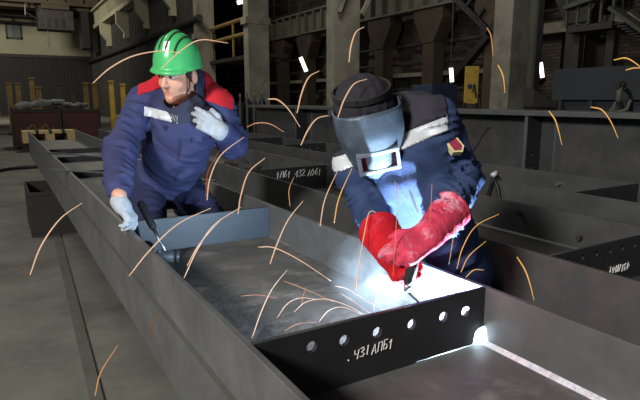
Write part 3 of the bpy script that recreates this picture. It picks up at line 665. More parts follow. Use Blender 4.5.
# ================================================================== people
A_ = np.array
def head_field(fr, k=.012, nose=True):
    w = fr.w; E_ = lambda c, r: ell(w(c), r, fr.M)
    it = [E_((0, -.015, .035), (.076, .096, .094)), E_((0, .025, -.04), (.060, .068, .088)), E_((0, .062, -.104), (.026, .026, .022)),
          E_((.036, .052, -.038), (.026, .026, .024)), E_((-.036, .052, -.038), (.026, .026, .024)),
          cone(w((-.034, .078, .016)), w((.034, .078, .016)), .012, .012), cone(w((-.045, .02, -.085)), w((0, .06, -.105)), .02, .02), cone(w((.045, .02, -.085)), w((0, .06, -.105)), .02, .02)]
    g = union(it, .018)
    for x in (-.031, .031): g = cut_s(g, E_((x, .097, -.002), (.017, .014, .011)), .008)
    it2 = [g, cone(w((0, .088, .004)), w((0, .108, -.036)), .008, .0125), E_((-.012, .096, -.040), (.009, .010, .008)), E_((.012, .096, -.040), (.009, .010, .008)),
           cone(w((-.02, .080, -.069)), w((.02, .080, -.069)), .007, .007), cone(w((-.016, .079, -.079)), w((.016, .079, -.079)), .008, .008)]
    g = union(it2, .007); g = cut_s(g, cone(w((-.024, .089, -.0735)), w((.024, .089, -.0735)), .0025, .0025), .003)
    ears = [E_((.078, -.012, -.018), (.010, .020, .032)), E_((-.078, -.012, -.018), (.010, .020, .032))]
    return union([g] + ears, .006)
def cut_s(a, b, k):
    def g(p): return -smin(-a(p), b(p), k)
    g.b = a.b; return g
def surf(g, px, py, d0, d1, n=400):
    ds = np.linspace(d0, d1, n); P_ = np.array([U(px, py, d) for d in ds]); v = g(P_)
    i = int(np.argmax(v < 0)); p = P_[i]; e = 1e-3
    gr = nrm([(g((p + e * q)[None])[0] - g((p - e * q)[None])[0]) for q in np.eye(3)]); return p, gr
def limb(pts, rs, fold=None, k=.02):
    return [cone(pts[i], pts[i + 1], rs[i], rs[i + 1], fold) for i in range(len(pts) - 1)]
# ------------------------------------------------------------------ the worker in the green helmet
p1 = thing('person', 'person in a green helmet and navy jacket with red shoulders, kneeling, one gloved hand on the girder edge, the other raised', 'person')
p1['label'] = 'person in green helmet and navy jacket with red shoulders, kneeling with one hand raised'
hip = A_((.70, 2.76, 1.08)); chest = U(181, 135, 2.50); sR = U(144, 103, 2.50); sL = U(217, 106, 2.58); neck = U(187, 105, 2.50)
eR = U(121, 149, 2.34); wR = U(119, 195, 2.11); eL = U(233, 143, 2.58); wL = U(221, 131, 2.36)
f1 = nrm(-RI * .40 - FH * .88 - ZZ * .24); u1 = nrm(ZZ + f1 * .26 + RI * .12)
hf = frame_yz(U(178, 72, 2.42), f1, u1)
spine = nrm(chest - hip); cf = nrm(-FH * .9 - RI * .15 - ZZ * .1)          # chest facing
fd = .016
kR, kL = A_((.56, 2.48, .925)), A_((.85, 2.49, .925)); aR, aL = A_((.57, 2.93, .90)), A_((.86, 2.94, .90))
hR, hL = hip - RI * .09 + ZZ * -.01, hip + RI * .09 + ZZ * -.01
# skin: one continuous figure under the clothes
bodyf = union([head_field(hf), cone(hf.w((0, -.035, -.06)), neck - ZZ * .03, .054, .060), cone(neck - ZZ * .04, chest, .07, .10), cone(chest, hip, .10, .10)]
    + [cone(neck - ZZ * .05, s_, .06, .05) for s_ in (sR, sL)] + limb([sR, eR, wR], [.05, .042, .029]) + limb([sL, eL, wL], [.05, .042, .029])
    + limb([hR, kR, aR], [.07, .05, .038]) + limb([hL, kL, aL], [.07, .05, .038]), .016)
mouth1 = hf.w((0, .088, -.075))
mesh_field('body', bodyf, .0055, [SKIN, LIP], p1, lambda c: (np.linalg.norm((c - mouth1) @ hf.M.T / A_((.024, .02, .011)), axis=1) < 1).astype(int))
for x in (-.031, .031):
    o = MB(); o = mesh_field('eye', ell(hf.w((x, .082, -.002)), (.012,) * 3), .003, [EYEM, IRIS], p1, (lambda X: (lambda c: (np.linalg.norm(c - hf.w((X - .001, .0945, -.003)), axis=1) < .0065).astype(int)))(x))
    MB().tube([hf.w((x - .018, .094, .012)), hf.w((x, .099, .017)), hf.w((x + .018, .094, .012))], .0035, 6).done('eyebrow', HAIRM, p1)
hair = cut(union([ell(hf.w((0, -.022, .03)), (.082, .096, .098), hf.M), cone(hf.w((0, -.09, -.02)), hf.w((0, -.075, -.06)), .035, .03)], .02), ell(hf.w((0, .085, -.045)), (.10, .085, .10), hf.M))
hair = inter(hair, half(hf.w((0, 0, -.075)), -hf.M[2]))
mesh_field('hair', hair, .006, HAIRM, p1)
# helmet
def helmet(fr, par):
    w = lambda c: fr.w(A_(c) * A_((.93, .90, .98))); E_ = lambda c, r: ell(w(c), A_(r) * A_((.93, .90, .98)), fr.M)
    dome = inter(E_((0, -.005, .028), (.108, .130, .150)), half(w((0, 0, .020)), -fr.M[2]))
    dome = cut(dome, E_((0, -.005, .02), (.098, .119, .138)))
    rim = inter(cut(E_((0, -.005, .026), (.116, .139, .012)), E_((0, -.005, .026), (.100, .122, .06))), half(w((0, 0, .010)), -fr.M[2]))
    visor = inter(E_((0, .070, .018), (.096, .070, .015)), half(w((0, .06, 0)), -fr.M[1])); visor = cut(visor, E_((0, -.005, .02), (.098, .119, .138)))
    ridg = [inter(cut(E_((x, -.01, .034), (.013, .112 - abs(x) * .6, .153 - abs(x) * .6)), E_((0, -.005, .028), (.101, .124, .142))), half(w((0, 0, .06)), -fr.M[2])) for x in (-.036, 0, .036)]
    o = mesh_field('helmet', union([dome, rim, visor] + ridg, .008), .0045, HELM, par)
    sl = MB()
    for x in (-.018, .018, -.056, .056):
        pts = []
        for a in np.linspace(.55, 2.0, 10):
            q = A_((x, -.005 + .131 * math.cos(a) * math.sqrt(1 - (x / .108) ** 2), .028 + .1505 * math.sin(a) * math.sqrt(1 - (x / .108) ** 2))); pts.append(w(q))
        sl.tube(pts, [.001] + [.0042] * 8 + [.001], 6)
    sl.done('vent_slots', HELMD, o)
    pts = [w((s_ * .11, .0 + .035 * math.cos(a), .03 + .055 * math.sin(a))) for s_ in (1,) for a in np.linspace(0, PI, 14)]
    return o, union([dome, rim, visor], .008)
ho, hg = helmet(hf, p1)
p, n_ = surf(hg, 166, 46, 2.0, 2.6); b1 = nrm(np.cross(ZZ, n_)); b2 = np.cross(n_, b1); b2 = nrm(b2)
MB().hexa([p + b1 * x * .014 + b2 * y * .022 + n_ * z for z in (-.004, .0015) for x, y in ((-1, -1), (1, -1), (1.2, 1), (-.8, 1))]).done('sticker', STICK, ho)
MB().tube(spline([hf.w((-.080, .045, .03)), hf.w((-.078, .03, -.05)), hf.w((-.03, .045, -.12))], 8), .003, 6).done('chin_strap', STRAP, p1)
# jacket
tors = [cone(hip - spine * .02, chest - spine * .08, .150, .150, (fd, 5, 1.2, .4), (cf, 1.25)), cone(chest - spine * .10, chest + spine * .06, .158, .150, (fd * .7, 3, 1.0, 1.4), (cf, 1.35)), cone(sR + ZZ * -.02, sL + ZZ * -.02, .075, .072, (fd * .5, 4, 1, 0))]
sl_ = [cone(sR, eR, .072, .066, (fd * 1.2, 6, 1.6, .3)), cone(eR, wR + (eR - wR) * .14, .067, .053, (fd * 1.3, 6, 1.4, 1.3)), cone(sL, eL, .078, .070, (fd * 1.2, 5, 1.6, 2.3)), cone(eL, wL + (eL - wL) * .16, .072, .052, (fd * 1.1, 5, 1.4, .7))]
coll = cut(union([cone(neck - ZZ * .035, hf.w((0, -.045, -.085)), .088, .078)], .01), union([cone(neck - ZZ * .15, hf.w((0, -.01, -.02)), .070, .066), cone(neck - ZZ * .06 + cf * .03, neck + cf * .14 + ZZ * .07, .03, .08)], .01))
trap, trapL = U(172, 79, 2.54), U(198, 80, 2.60)
jk = cut(crumple(union(tors + sl_ + [cone(sR, trap, .066, .056), cone(sL, trapL, .070, .052)],   .03), .0055), cone(neck - ZZ * .09 + cf * .10, neck + cf * .10 + ZZ * .05, .022, .075))
jk = inter(jk, half(hip - spine * .03, -spine))
JG1 = jk
lat = nrm(sL - sR)
jo = mesh_field('jacket', jk, .0055, NAVY, p1)
topz = neck[2] - .035
sh_ = lambda c, ax, d: (lambda p: d - np.abs((p - c) @ ax))
farR, farL = (lambda p: .165 - np.linalg.norm(p - eR, axis=1)), (lambda p: .15 - np.linalg.norm(p - eL, axis=1))
front = half(chest + cf * .02, -cf)
for s_ in (-1, 1):
    sd = half(neck + lat * s_ * .035, -lat * s_)
    o_ = patch('reflective_stripe', JG1, both(slab((neck[0], neck[1], topz), ZZ + lat * s_ * -.22, -.052, -.010), front, sd, farR, farL, half(neck - lat * .185, -lat)), REFL, jo)
    patch('shoulder_panel', JG1, both(half(neck + ZZ * (.115 if s_ < 0 else .05), -ZZ - lat * s_ * .35), half(neck + lat * s_ * (.115 if s_ < 0 else .08), -lat * s_), half(neck + lat * s_ * .215, lat * s_)), REDC, jo)
patch('lapel', JG1, both(half(chest + cf * .02, -cf), lambda p: np.abs((p - neck) @ lat + .012) - (.008 + .50 * (p[:, 2] - topz + .13)), half(A_((0, 0, topz - .13)), -ZZ), lambda p: np.linalg.norm(p - neck, axis=1) - .19), COLLAR, jo)
mesh_field('collar', cut(coll, cone(neck - ZZ * .09 + cf * .10, neck + cf * .11 + ZZ * .05, .018, .07)), .0055, COLLAR, jo)
zp = MB(); pts = [surf(JG1, *q, 2.1, 2.9)[0] for q in ((183, 122), (180, 140), (178, 160), (176, 180), (175, 190))]
zp.tube(spline(pts, 6), .004, 6).done('placket', COLLAR, jo)
def pocket(g, q, par, m, d0, d1):
    P_ = [surf(g, *a, d0, d1) for a in q]; n = nrm(sum(b for a, b in P_)); v = [a + n * .004 for a, b in P_]
    MB().hexa([a - n * .01 for a in v] + v).done('pocket_flap', m, par)
pocket(JG1, ((151, 122), (168, 126), (167, 131), (150, 127)), jo, NAVYT, 2.1, 2.9)
pocket(JG1, ((190, 138), (204, 136), (204, 141), (190, 143)), jo, NAVYT, 2.1, 2.9)
mesh_field('shirt', union([cone(neck - ZZ * .12 + cf * .02, hf.w((0, -.03, -.105)), .060, .050)], .01), .007, SHIRT, p1)
# trousers and boots
tr = union([cone(hR, kR, .098, .072, (fd * 1.1, 6, 1.3, .2)), cone(hL, kL, .098, .072, (fd * 1.1, 6, 1.3, 1.2)), cone(kR, aR, .070, .056, (fd, 6, 1.2, .2)), cone(kL, aL, .070, .056, (fd, 6, 1.2, 2.2)), cone(hip - lat * .05, hip + lat * .05, .125, .125)], .014)
tr = inter(tr, half(A_((0, 0, ZW + .002)), -ZZ))
mesh_field('trousers', tr, .008, NAVYT, p1)
for a_ in (aR, aL): mesh_field('boot', inter(union([cone(a_ + A_((0, .0, 0)), a_ + A_((0, .07, -.008)), .046, .05), cone(a_ + A_((0, .07, -.01)), a_ + A_((0, .12, .09)), .042, .036)], .02), half(A_((0, 0, ZW + .002)), -ZZ)), .008, BLACKM, p1)
# gloves
g1 = frame_yz(wR + A_((.0, -.005, -.028)), (.42, -.42, -.80), (.62, -.45, .64))
hr = hand(g1, (.55, .65, .7, .75), .86, 1.22, side=-1, thumb=((.6, .75, -.25), (.3, .9, -.3)))
mesh_field('glove', union([hr, cone(g1.w((0, -.004, 0)), g1.w((0, .02, 0)), .034, .034)], .012), .0038, GLOVE, p1)
g2 = frame_yz(U(223, 133, 2.36), -RI * .66 + ZZ * .48 - FH * .35, -FH * .8 + ZZ * .35 - RI * .1)
hl = hand(g2, (.30, .45, .6, .75), .98, 1.12, side=1, thumb=((.7, .65, -.35), (.3, .9, -.3)))
mesh_field('glove', union([hl, cone(wL + (eL - wL) * .08, g2.w((0, .02, 0)), .038, .038)], .012), .0038, GLOVE, p1)
base(p1, (.70, 2.76, ZW))
# ------------------------------------------------------------------ the welder
p2 = thing('person', 'person in a welding mask and dark navy jacket bending over the girder in red gauntlets, welding', 'person')
p2['label'] = 'person in welding mask, dark navy jacket and red gloves bending over the girder, welding'
hip2 = A_((1.30, 1.37, .95)); s2L = U(434, 126, 1.62); s2R = U(358, 172, 1.68); HD = 1.40
e2L = U(455, 180, 1.66); w2L = U(441, 224, HD + .03); e2R = U(371, 210, 1.66); w2R = U(384, 243, HD + .01)
back2 = U(412, 122, 1.74); ch2 = U(408, 165, 1.66)
n2 = nrm(-FH * .90 + RI * .10 - ZZ * .34); mf = frame_yz(U(367, 121, 1.60), n2, nrm(ZZ * 1. - RI * .22 + n2 * .3))
sp2 = nrm((s2L + s2R) / 2 - hip2); cf2 = nrm(-FH * .8 - ZZ * .35 - RI * .25); lat2 = nrm(s2L - s2R)
k2L, k2R = A_((1.35, 1.31, .52)), A_((1.25, 1.42, .52)); a2L, a2R = A_((1.37, 1.33, .11)), A_((1.24, 1.50, .11))
h2L, h2R = hip2 + A_((.05, -.05, -.03)), hip2 + A_((-.05, .06, -.03))
body2 = union([head_field(mf), cone(mf.w((0, -.04, -.05)), back2, .055, .06), cone(back2, ch2 + (hip2 - ch2) * .3, .075, .10), cone(ch2, hip2, .09, .10), cone(back2, s2L, .06, .05), cone(back2, s2R, .06, .05)]
    + limb([s2L, e2L, w2L], [.048, .040, .028]) + limb([s2R, e2R, w2R], [.040, .032, .022]) + limb([h2L, k2L, a2L], [.06, .048, .036]) + limb([h2R, k2R, a2R], [.06, .048, .036]), .016)
mesh_field('body', body2, .0065, SKIN, p2)
fd = .019
tor2 = [cone(hip2 - sp2 * .12, ch2, .145, .140, (fd, 5, 1.2, .4), (cf2, 1.15)), cone(ch2, back2 + ZZ * -.02, .14, .115, (fd * .5, 3, 1, .2)), cone(back2 - ZZ * .02, s2L, .10, .078), cone(back2 - ZZ * .03, s2R, .10, .075)]
slv2 = [cone(s2L, e2L, .080, .074, (fd * 1.5, 7, 1.8, .3)), cone(e2L, w2L + (e2L - w2L) * .22, .074, .058, (fd * 1.5, 6, 1.6, 1.3)), cone(s2R, e2R, .068, .056, (fd * 1.3, 6, 1.6, 2.3)), cone(e2R, w2R + (e2R - w2R) * .40, .056, .042, (fd * 1.2, 5, 1.4, .7))]
jk2 = crumple(union(tor2 + slv2, .03), .007)
jk2 = cut(jk2, cone(back2 + ZZ * .03 + cf2 * .1, mf.w((0, 0, -.05)), .05, .085))
jk2 = union([jk2, cone(back2 + ZZ * .0, mf.w((0, -.06, -.06)), .085, .075)], .015)
jo2 = mesh_field('jacket', jk2, .0055, NAVYW, p2)
pa, pb = U(412, 128, 1.58), U(344, 155, 1.62); pn = nrm(np.cross(FH, pb - pa)); pn = pn * np.sign(pn[2])
arm_ = both(half(U(442, 130, 1.62), RI), lambda p: .14 - np.linalg.norm(p - e2R, axis=1))
patch('reflective_stripe', jk2, both(slab(pa, pn, -.040, 0), arm_), REFL, jo2)
patch('shoulder_yoke', jk2, both(slab(pa, pn, 0, 1), arm_), YOKE, jo2)
zp = MB(); pts = [surf(jk2, *q, 1.3, 1.9)[0] for q in ((406, 180), (412, 196), (418, 212))]
zp.tube(spline(pts, 6), .004, 6).done('placket', YOKE, jo2)
P_, n_ = surf(jk2, 455, 146, 1.35, 1.9)
v_ = nrm(nrm(s2L - e2L) - n_ * (nrm(s2L - e2L) @ n_)); u_ = np.cross(v_, n_)
poly = [(-.020, .024), (.018, .026), (.020, -.014), (.004, -.028), (-.020, -.016)]
bd = MB().prism(poly, lambda a, b: P_ + n_ * .007 + u_ * a + v_ * b, lambda a, b: P_ - n_ * .014 + u_ * a + v_ * b).done('sleeve_badge', BADGE, jo2)
MB().prism([(x * .72, y * .74 - .001) for x, y in poly], lambda a, b: P_ + n_ * .0085 + u_ * a + v_ * b, lambda a, b: P_ + n_ * .004 + u_ * a + v_ * b).done('badge_field', BADGE2, bd)
tr2 = union([cone(h2L, k2L, .088, .070, (fd, 6, 1.3, .2)), cone(k2L, a2L, .070, .062, (fd, 6, 1.3, .9)), cone(h2R, k2R, .088, .070, (fd, 6, 1.3, 1.2)), cone(k2R, a2R, .070, .062, (fd, 6, 1.3, 2)), cone(h2L, h2R, .11, .11)], .015)
mesh_field('trousers', tr2, .010, NAVYW, p2)
for a_, dx in ((a2L, .0), (a2R, -.02)): mesh_field('boot', inter(union([cone(a_ + A_((0, .03, -.01)), a_ + A_((dx, -.05, -.06)), .052, .048), cone(a_ + A_((dx, -.05, -.06)), a_ + A_((dx, -.15, -.07)), .046, .04)], .02), half(A_((0, 0, .004)), -ZZ)), .008, BLACKM, p2)
# cap and hood
cap = union([ell(mf.w((0, -.022, .030)), (.094, .114, .104), mf.M, (.003, 60, (1, .5, .2))), ell(mf.w((0, -.03, -.02)), (.088, .10, .11), mf.M)], .02)
cap = cut(cap, ell(mf.w((0, .13, -.05)), (.10, .10, .12), mf.M))
mesh_field('cap', cap, .006, CAPM, p2)
# mask
def mask(fr, par):
    t = None; bm = bmesh.new(); NU, NV = 28, 18; grid = []
    for j in range(NV + 1):
        z = .072 - .205 * j / NV; row = []
        wf = 1 - .40 * max(0, min(1, (-z - .0) / .13)) ** 1.4; back = 0 if z < .01 else .35 * (z - .01)
        for i in range(NU + 1):
            a = (i / NU * 2 - 1) * 1.62; sx_ = math.copysign(abs(math.sin(a)) ** .72, a); cx = max(0, math.cos(a)) ** .62 if math.cos(a) > 0 else 0
            yy = .012 + .128 * cx - back - (.03 * max(0, (-z - .09) / .05) if z < -.09 else 0)
            if abs(i / NU * 2 - 1) > .95: yy = -.012
            zt = z
            if j == 0: zt = z - .018 * (abs(i / NU * 2 - 1)) ** 2 * 1.2
            row.append(bm.verts.new(fr.w((.097 * sx_ * wf, yy, zt))))
        grid.append(row)
    for j in range(NV):
        for i in range(NU): bm.faces.new((grid[j][i], grid[j][i + 1], grid[j + 1][i + 1], grid[j + 1][i]))
    bmesh.ops.recalc_face_normals(bm, faces=bm.faces)
    me = bpy.data.meshes.new('welding_mask'); bm.to_mesh(me); bm.free(); o = link('welding_mask', me, MASKM, par, True)
    md = o.modifiers.new('solid', 'SOLIDIFY'); md.thickness = .004; md.offset = 0
    w = fr.w; yf = .144; zc_, hw, hh = -.066, .060, .034
    def bx(a, b, nm, m): 
        (x0, y0, z0), (x1, y1, z1) = a, b
        return MB().hexa([w(q) for q in ((x0, y0, z0), (x1, y0, z0), (x1, y1, z0), (x0, y1, z0), (x0, y0, z1), (x1, y0, z1), (x1, y1, z1), (x0, y1, z1))]).done(nm, m, o, bevel=.002)
    fm = MB()
    for a, b in (((-hw, .118, zc_ + hh - .011), (hw, yf, zc_ + hh)), ((-hw, .118, zc_ - hh), (hw, yf, zc_ - hh + .011)), ((-hw, .118, zc_ - hh + .011), (-hw + .011, yf, zc_ + hh - .011)), ((hw - .011, .118, zc_ - hh + .011), (hw, yf, zc_ + hh - .011))):
        (x0, y0, z0), (x1, y1, z1) = a, b
        fm.hexa([w(q) for q in ((x0, y0, z0), (x1, y0, z0), (x1, y1, z0), (x0, y1, z0), (x0, y0, z1), (x1, y0, z1), (x1, y1, z1), (x0, y1, z1))])
    f_ = fm.done('window_frame', MASKF, o, bevel=.002)
    bx((-hw + .010, .118, zc_ - hh + .010), (hw - .010, .138, zc_ + hh - .010), 'filter_glass', LENS)
    for s_ in (-1, 1):
        MB().tube([w((s_ * .090, .0, .045)), w((s_ * .108, .0, .045))], [.016, .014], 12).done('pivot_knob', STRAP, o)
    pts = [w((.084 * math.cos(a), -.022 + .102 * math.sin(a), .086 + .006 * math.sin(a))) for a in np.linspace(0, 2 * PI, 33)]
    mb = MB()
    for d in (-.006, 0, .006): mb.tube([q + fr.M[2] * d for q in pts], .0045, 6)
    mb.done('headband', STRAP, o)
    strokes('shell_mark', [[(0, .8), (.3, 1), (.5, .7), (0, 0), (.6, .05)]], w((-.0975, .035, .04)), fr.M[1], fr.M[2], -fr.M[0], .014, o, REFL, .0018)
    return o
mask(mf, p2)
# gauntlets
ya = U(403, 252, HD - .06) - U(428, 236, HD - .02)
gl = frame_yz(U(428, 236, HD - .015), ya, -FW * .75 + UPV * .45 + RI * .15)
hl2 = hand(gl, (.5, .75, .95, 1.1), .92, 1.25, side=1, thumb=((.55, .8, -.3), (.2, .9, -.45)))
c0 = U(453, 208, HD + .07); c1 = U(430, 234, HD - .01)
gt = cut(cone(c0, c1, .056, .040, (.004, 4, 1.2, .5), (-FW, 1.15)), cone(c0 + (c0 - c1) * .4, c1 + (c0 - c1) * .45, .053, .042, None, (-FW, 1.15)))
gt = inter(gt, half(c0, nrm(c0 - c1)))
lg = mesh_field('glove', union([hl2, gt], .014), .004, PINKG, p2); lg['label'] = 'left gauntlet with the pink arc glare in its colour'
yr = U(402, 274, HD - .03) - U(386, 246, HD + .0)
gr_ = frame_yz(w2R + A_((.01, -.01, -.01)), yr, -FW * .75 + UPV * .45 - RI * .25)
hr2 = hand(gr_, (.85, 1.1, 1.2, 1.25), .86, 1.25, side=-1, thumb=((.5, .8, -.35), (.1, .85, -.5)))
d0 = w2R + (e2R - w2R) * .34
gt = inter(cone(d0, gr_.w((0, .015, 0)), .060, .046, (.004, 4, 1.2, .5)), half(d0, nrm(d0 - gr_.o)))
rg = mesh_field('glove', union([hr2, gt], .014), .004, REDG, p2); rg['label'] = 'red right gauntlet gripping the electrode holder'
base(p2, (1.3, 1.37, 0))
# electrode holder
ARC = A_((1.0, 1.03, .868))
t = thing('electrode_holder', 'black welding electrode holder gripped in the red gloves', 'welding torch')
h0, h1 = U(415, 252, HD - .045), U(408, 284, HD - .02)
MB().tube([h0, h0 + (h1 - h0) * .1, h1 - (h1 - h0) * .12, h1], [.012, .016, .015, .011], 12).done('handle', GRIP, t, True)
jaw = h1 + (h1 - h0) * .22
MB().tube([h1, jaw], [.011, .008], 10).done('jaw', BRIGHT, t, True)
MB().tube([jaw, ARC + ZZ * .022 + (jaw - ARC) * .05], .0028, 8).done('electrode', DARKM, t, True)
# ================================================================== sparks
SPK = [glow('spark_pale', (250, 200, 160), .85), glow('spark_orange', (235, 160, 105), .75), glow('spark_gold', (250, 190, 95), .9), glow('spark_red', (190, 96, 60), .42)]
SP = [
 (1.9, 0, 1.5, [(93, 83), (110, 68), (133, 56), (160, 51), (181, 53)], 'long pale spark arching from the dark cladding onto the green helmet'),
 (1.95, 0, 1.5, [(161, 69), (179, 52), (200, 40), (228, 43)], 'pale spark arching over the top of the green helmet'),
 (1.6, 0, 1.5, [(349, 62), (351, 46), (356, 32), (364, 27)], 'hooked pale spark in front of the wide concrete column'),
 (1.6, 0, 1.5, [(297, 113), (302, 92), (309, 77), (319, 71)], 'pale hooked spark above the upright girder, below the slanted tube lamp'),
 (1.7, 0, 1.5, [(268, 99), (278, 100), (289, 110), (300, 127)], 'pale spark falling across the upright girder flange at its far end'),
 (1.8, 1, 1.1, [(247, 127), (257, 123), (270, 124), (284, 132)], 'small orange spark low on the upright girder web'),
 (1.55, 0, 1.5, [(301, 145), (308, 130), (318, 118), (335, 115)], 'curved pale spark ending at the welding mask knob'),
 (1.4, 0, 1.5, [(338, 117), (344, 100), (354, 84), (367, 79)], 'pale spark curling over the charcoal cap'),
 (1.55, 0, 1.5, [(30, 275), (41, 246), (60, 219), (82, 203)], 'long pale spark arching over the bare concrete floor'),
 (1.45, 0, 1.5, [(129, 276), (150, 250), (178, 224), (211, 208)], 'long pale spark passing in front of the hammer'),
 (1.6, 0, 1.4, [(207, 200), (210, 178), (221, 155), (244, 137)], 'pale spark rising beside the hip of the kneeling worker'),
 (1.62, 3, 1.3, [(206, 196), (208, 172), (220, 150)], 'dull red spark right against the trousers of the kneeling worker'),
 (1.55, 0, 1.4, [(238, 214), (241, 195), (249, 172), (265, 158)], 'pale spark rising over the end of the blue grey plate'),
 (1.6, 1, 1.0, [(290, 206), (289, 190), (294, 177)], 'short orange spark below the long row of chalk figures'),
 (1.4, 0, 1.4, [(270, 264), (277, 244), (288, 220), (303, 201)], 'long pale spark standing over the web beside the bright inner flange'),
 (1.42, 0, 1.4, [(184, 278), (197, 250), (214, 225), (241, 207)], 'long pale spark curving up before the middle of the blue grey plate'),
 (1.43, 0, 1.2, [(187, 266), (198, 246), (212, 229), (220, 221)], 'shorter pale spark close alongside the one before the blue grey plate'),
 (1.25, 0, 1.3, [(252, 338), (261, 312), (272, 289), (287, 270)], 'pale spark rising from the left end of the holed plate'),
 (1.35, 0, 1.3, [(258, 247), (275, 248), (301, 261), (331, 281)], 'pale spark flying low along the web towards the blue grey plate'),
 (1.38, 0, 1.3, [(320, 226), (325, 199), (338, 170)], 'pale spark in front of the girder behind, left of its twin by the mask'),
 (1.38, 2, 1.4, [(334, 223), (339, 198), (352, 168)], 'golden spark running up to the lower corner of the welding mask'),
 (1.36, 0, 1.2, [(356, 291), (359, 262), (365, 230), (369, 213), (375, 212), (379, 219)], 'tall hooked pale spark beside the red right glove'),
 (1.3, 2, 1.5, [(517, 257), (525, 270), (530, 284), (534, 300)], 'golden spark before the girder behind the welder'),
 (1.9, 2, 1.4, [(549, 111), (556, 122), (562, 145)], 'golden spark next to the stiffener of the upright girder'),
 (1.9, 2, 1.4, [(591, 107), (602, 110), (611, 122), (618, 138)], 'golden spark falling below the black gas cylinder'),
 (2.0, 1, 1.3, [(487, 28), (491, 36), (493, 56)], 'orange spark before the pale edge of the concrete column, upper of two'),
 (2.0, 2, 1.3, [(498, 65), (503, 76), (505, 93)], 'golden spark low on the concrete column by the vertical pipe'),
 (2.0, 2, 1.4, [(614, 60), (625, 58), (634, 62), (644, 70)], 'golden spark arching over the rim of the slate container'),
 (2.0, 2, 1.3, [(626, 70), (634, 68), (644, 68)], 'short flat golden spark lying along the rim of the slate container'),
 (1.2, 3, 1.3, [(150, 337), (153, 322), (161, 311)], 'short dull red spark in front of the outer flange of the long girder'),
 (1.2, 1, 1.4, [(95, 396), (101, 372), (118, 345)], 'orange spark low over the floor beside the channel cover'),
 (1.4, 2, 1.1, [(457, 268), (463, 247), (476, 226), (499, 214)], 'long golden spark flying up behind the pink glove'),
 (1.42, 2, 1.0, [(461, 272), (469, 256), (486, 241)], 'middle golden spark of three over the bright flange corner'),
 (1.43, 2, 1.0, [(466, 277), (474, 270), (484, 270)], 'short hooked golden spark at the bright flange corner'),
 (1.35, 1, .8, [(455, 225), (452, 245), (449, 264)], 'thin orange spark falling past the cuff of the pink glove'),
 (1.3, 1, .8, [(432, 184), (431, 204), (430, 222)], 'thin upright spark crossing the cuff of the pink glove'),
 (1.3, 1, .9, [(397, 213), (395, 244), (393, 276)], 'thin upright spark crossing the red right glove'),
 (1.33, 1, .9, [(395, 181), (397, 192), (400, 203)], 'thin short spark on the chest of the welder'),
 (1.36, 0, .9, [(383, 276), (388, 288), (394, 296)], 'short spark at the fingertips of the red right glove'),
 (1.36, 0, .9, [(373, 311), (377, 292), (384, 274)], 'thin spark rising from the arc to the red right glove'),
 (1.33, 0, 1.0, [(277, 318), (287, 304), (300, 298), (315, 299)], 'flat curled spark over the left part of the holed plate'),
 (1.32, 0, 1.1, [(294, 312), (306, 302), (325, 299), (346, 305), (363, 314)], 'wide arching spark over the middle of the holed plate'),
 (1.3, 0, 1.0, [(319, 322), (328, 311), (342, 307), (361, 314)], 'low arching spark just above the chalk writing'),
 (1.35, 0, 1.1, [(335, 286), (347, 289), (364, 299), (386, 311)], 'spark streaking flat into the arc from the web'),
 (1.36, 1, .9, [(340, 293), (353, 301), (370, 313)], 'short orange spark under the flat streak into the arc'),
 (1.38, 1, .9, [(284, 281), (307, 290), (334, 302)], 'thin orange spark lying over the web before the arc'),
 (1.36, 1, .8, [(241, 296), (258, 295), (277, 298)], 'thin flat spark over the web near the left flange'),
 (1.31, 1, .8, [(284, 331), (298, 324), (316, 322)], 'thin low spark along the top edge of the holed plate'),
 (1.38, 1, .8, [(301, 306), (303, 297), (306, 287)], 'tiny upright orange spark over the web'),
 (1.37, 1, .9, [(354, 290), (357, 275), (362, 258)], 'thin spark rising beside the tall hooked one'),
]
for D, m, wd, px, lb in SP:
    pts = spline([U(x, y, D + .03 * k) for k, (x, y) in enumerate(px)], 7); n = len(pts); r = wd / f_px * D * .44
    rs = [r * (.45 + .55 * math.sin(PI * min(1, (k + 2) / (n + 1)) ** .8)) for k in range(n)]
    tag(MB().tube(pts, rs, 6).done('spark', SPK[m], None, True), lb, 'spark', 'flying welding sparks')
# ================================================================== light
def area(name, loc, aim, size, power, rgb, spread=None):
    l = bpy.data.lights.new(name, 'AREA'); l.energy = power; l.size = size; l.color = lin(*rgb)[:3]
    o = bpy.data.objects.new(name, l); COL.objects.link(o); o.location = loc
    o.rotation_euler = (Vector(aim) - Vector(loc)).to_track_quat('-Z', 'Y').to_euler(); return o
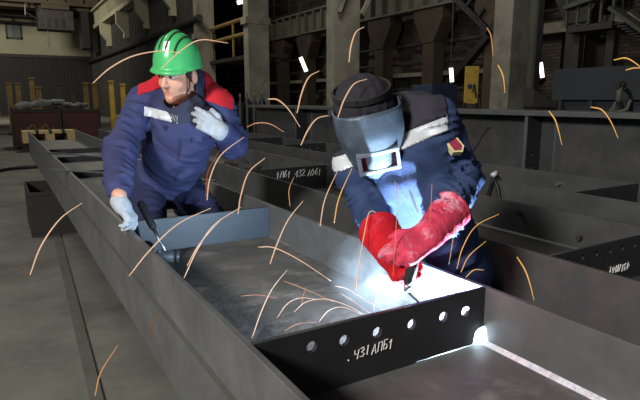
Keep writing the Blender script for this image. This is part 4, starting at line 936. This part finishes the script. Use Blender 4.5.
# thin welding smoke hanging by the arc
sc_ = U(376, 272, 1.56)
def smoke():
    m = bpy.data.materials.new('welding_smoke'); m.use_nodes = True; nt = m.node_tree; N = nt.nodes; L = nt.links; N.remove(N['Principled BSDF'])
    v = N.new('ShaderNodeVolumePrincipled'); v.inputs['Color'].default_value = (.82, .88, .95, 1); v.inputs['Anisotropy'].default_value = .0
    tc = N.new('ShaderNodeTexCoord'); n = N.new('ShaderNodeTexNoise'); n.inputs['Scale'].default_value = 9; n.inputs['Detail'].default_value = 3; n.inputs['Distortion'].default_value = 1.2
    L.new(tc.outputs['Object'], n.inputs['Vector']); ln = N.new('ShaderNodeVectorMath'); ln.operation = 'LENGTH'
    mp = N.new('ShaderNodeMapping'); mp.inputs['Scale'].default_value = (1 / .15, 1 / .15, 1 / .13); L.new(tc.outputs['Object'], mp.inputs['Vector']); L.new(mp.outputs['Vector'], ln.inputs[0])
    a = N.new('ShaderNodeMapRange'); a.inputs['From Min'].default_value = 1; a.inputs['From Max'].default_value = .1; L.new(ln.outputs['Value'], a.inputs['Value'])
    b = N.new('ShaderNodeMapRange'); b.inputs['From Min'].default_value = .42; b.inputs['From Max'].default_value = .7; b.inputs['To Max'].default_value = 3.2; L.new(n.outputs['Fac'], b.inputs['Value'])
    k = N.new('ShaderNodeMath'); k.operation = 'MULTIPLY'; L.new(a.outputs['Result'], k.inputs[0]); L.new(b.outputs['Result'], k.inputs[1]); L.new(k.outputs[0], v.inputs['Density'])
    L.new(v.outputs['Volume'], N['Material Output'].inputs['Volume']); return m
bm = bmesh.new(); bmesh.ops.create_icosphere(bm, subdivisions=3, radius=1)
for v_ in bm.verts: v_.co = Vector((v_.co.x * .15, v_.co.y * .15, v_.co.z * .13))
me = bpy.data.meshes.new('welding_smoke'); bm.to_mesh(me); bm.free(); o = link('welding_smoke', me, smoke(), None, True); o.location = sc_; tag(o, 'thin bluish smoke drifting beside the welding arc', 'smoke', kind='stuff')
W = bpy.data.worlds.new('world'); S.world = W; W.use_nodes = True
W.node_tree.nodes['Background'].inputs[0].default_value = (.80, .88, 1, 1); W.node_tree.nodes['Background'].inputs[1].default_value = .10
area('left_key_light', (-4.5, -1.0, 4.2), (.8, 2.2, 1.0), 1.0, 580, (255, 252, 245))  # key light from upper left, its source out of view
area('hall_fill', (-2, 9, 9), (1, 8, 0), 2, 220, (255, 252, 242))  # these four unseen area lights are added to brighten the hall
area('hall_fill', (4, 22, 10.5), (7, 22, 0), 3, 560, (252, 246, 228))
area('hall_fill', (-3, 40, 10), (2, 60, 6), 3, 2300, (252, 248, 228))
area('hall_fill', (6, 10, 9), (13, 11, 2), 2, 260, (255, 250, 236))
l = bpy.data.lights.new('welding_arc', 'POINT'); l.energy = 95; l.color = (.62, .82, 1.0); l.shadow_soft_size = .006
o = bpy.data.objects.new('welding_arc', l); COL.objects.link(o); o.location = ARC
vs = S.view_settings; vs.view_transform = 'Standard'; vs.look = 'None'; vs.gamma = 1; vs.use_curve_mapping = False; vs.exposure = 0
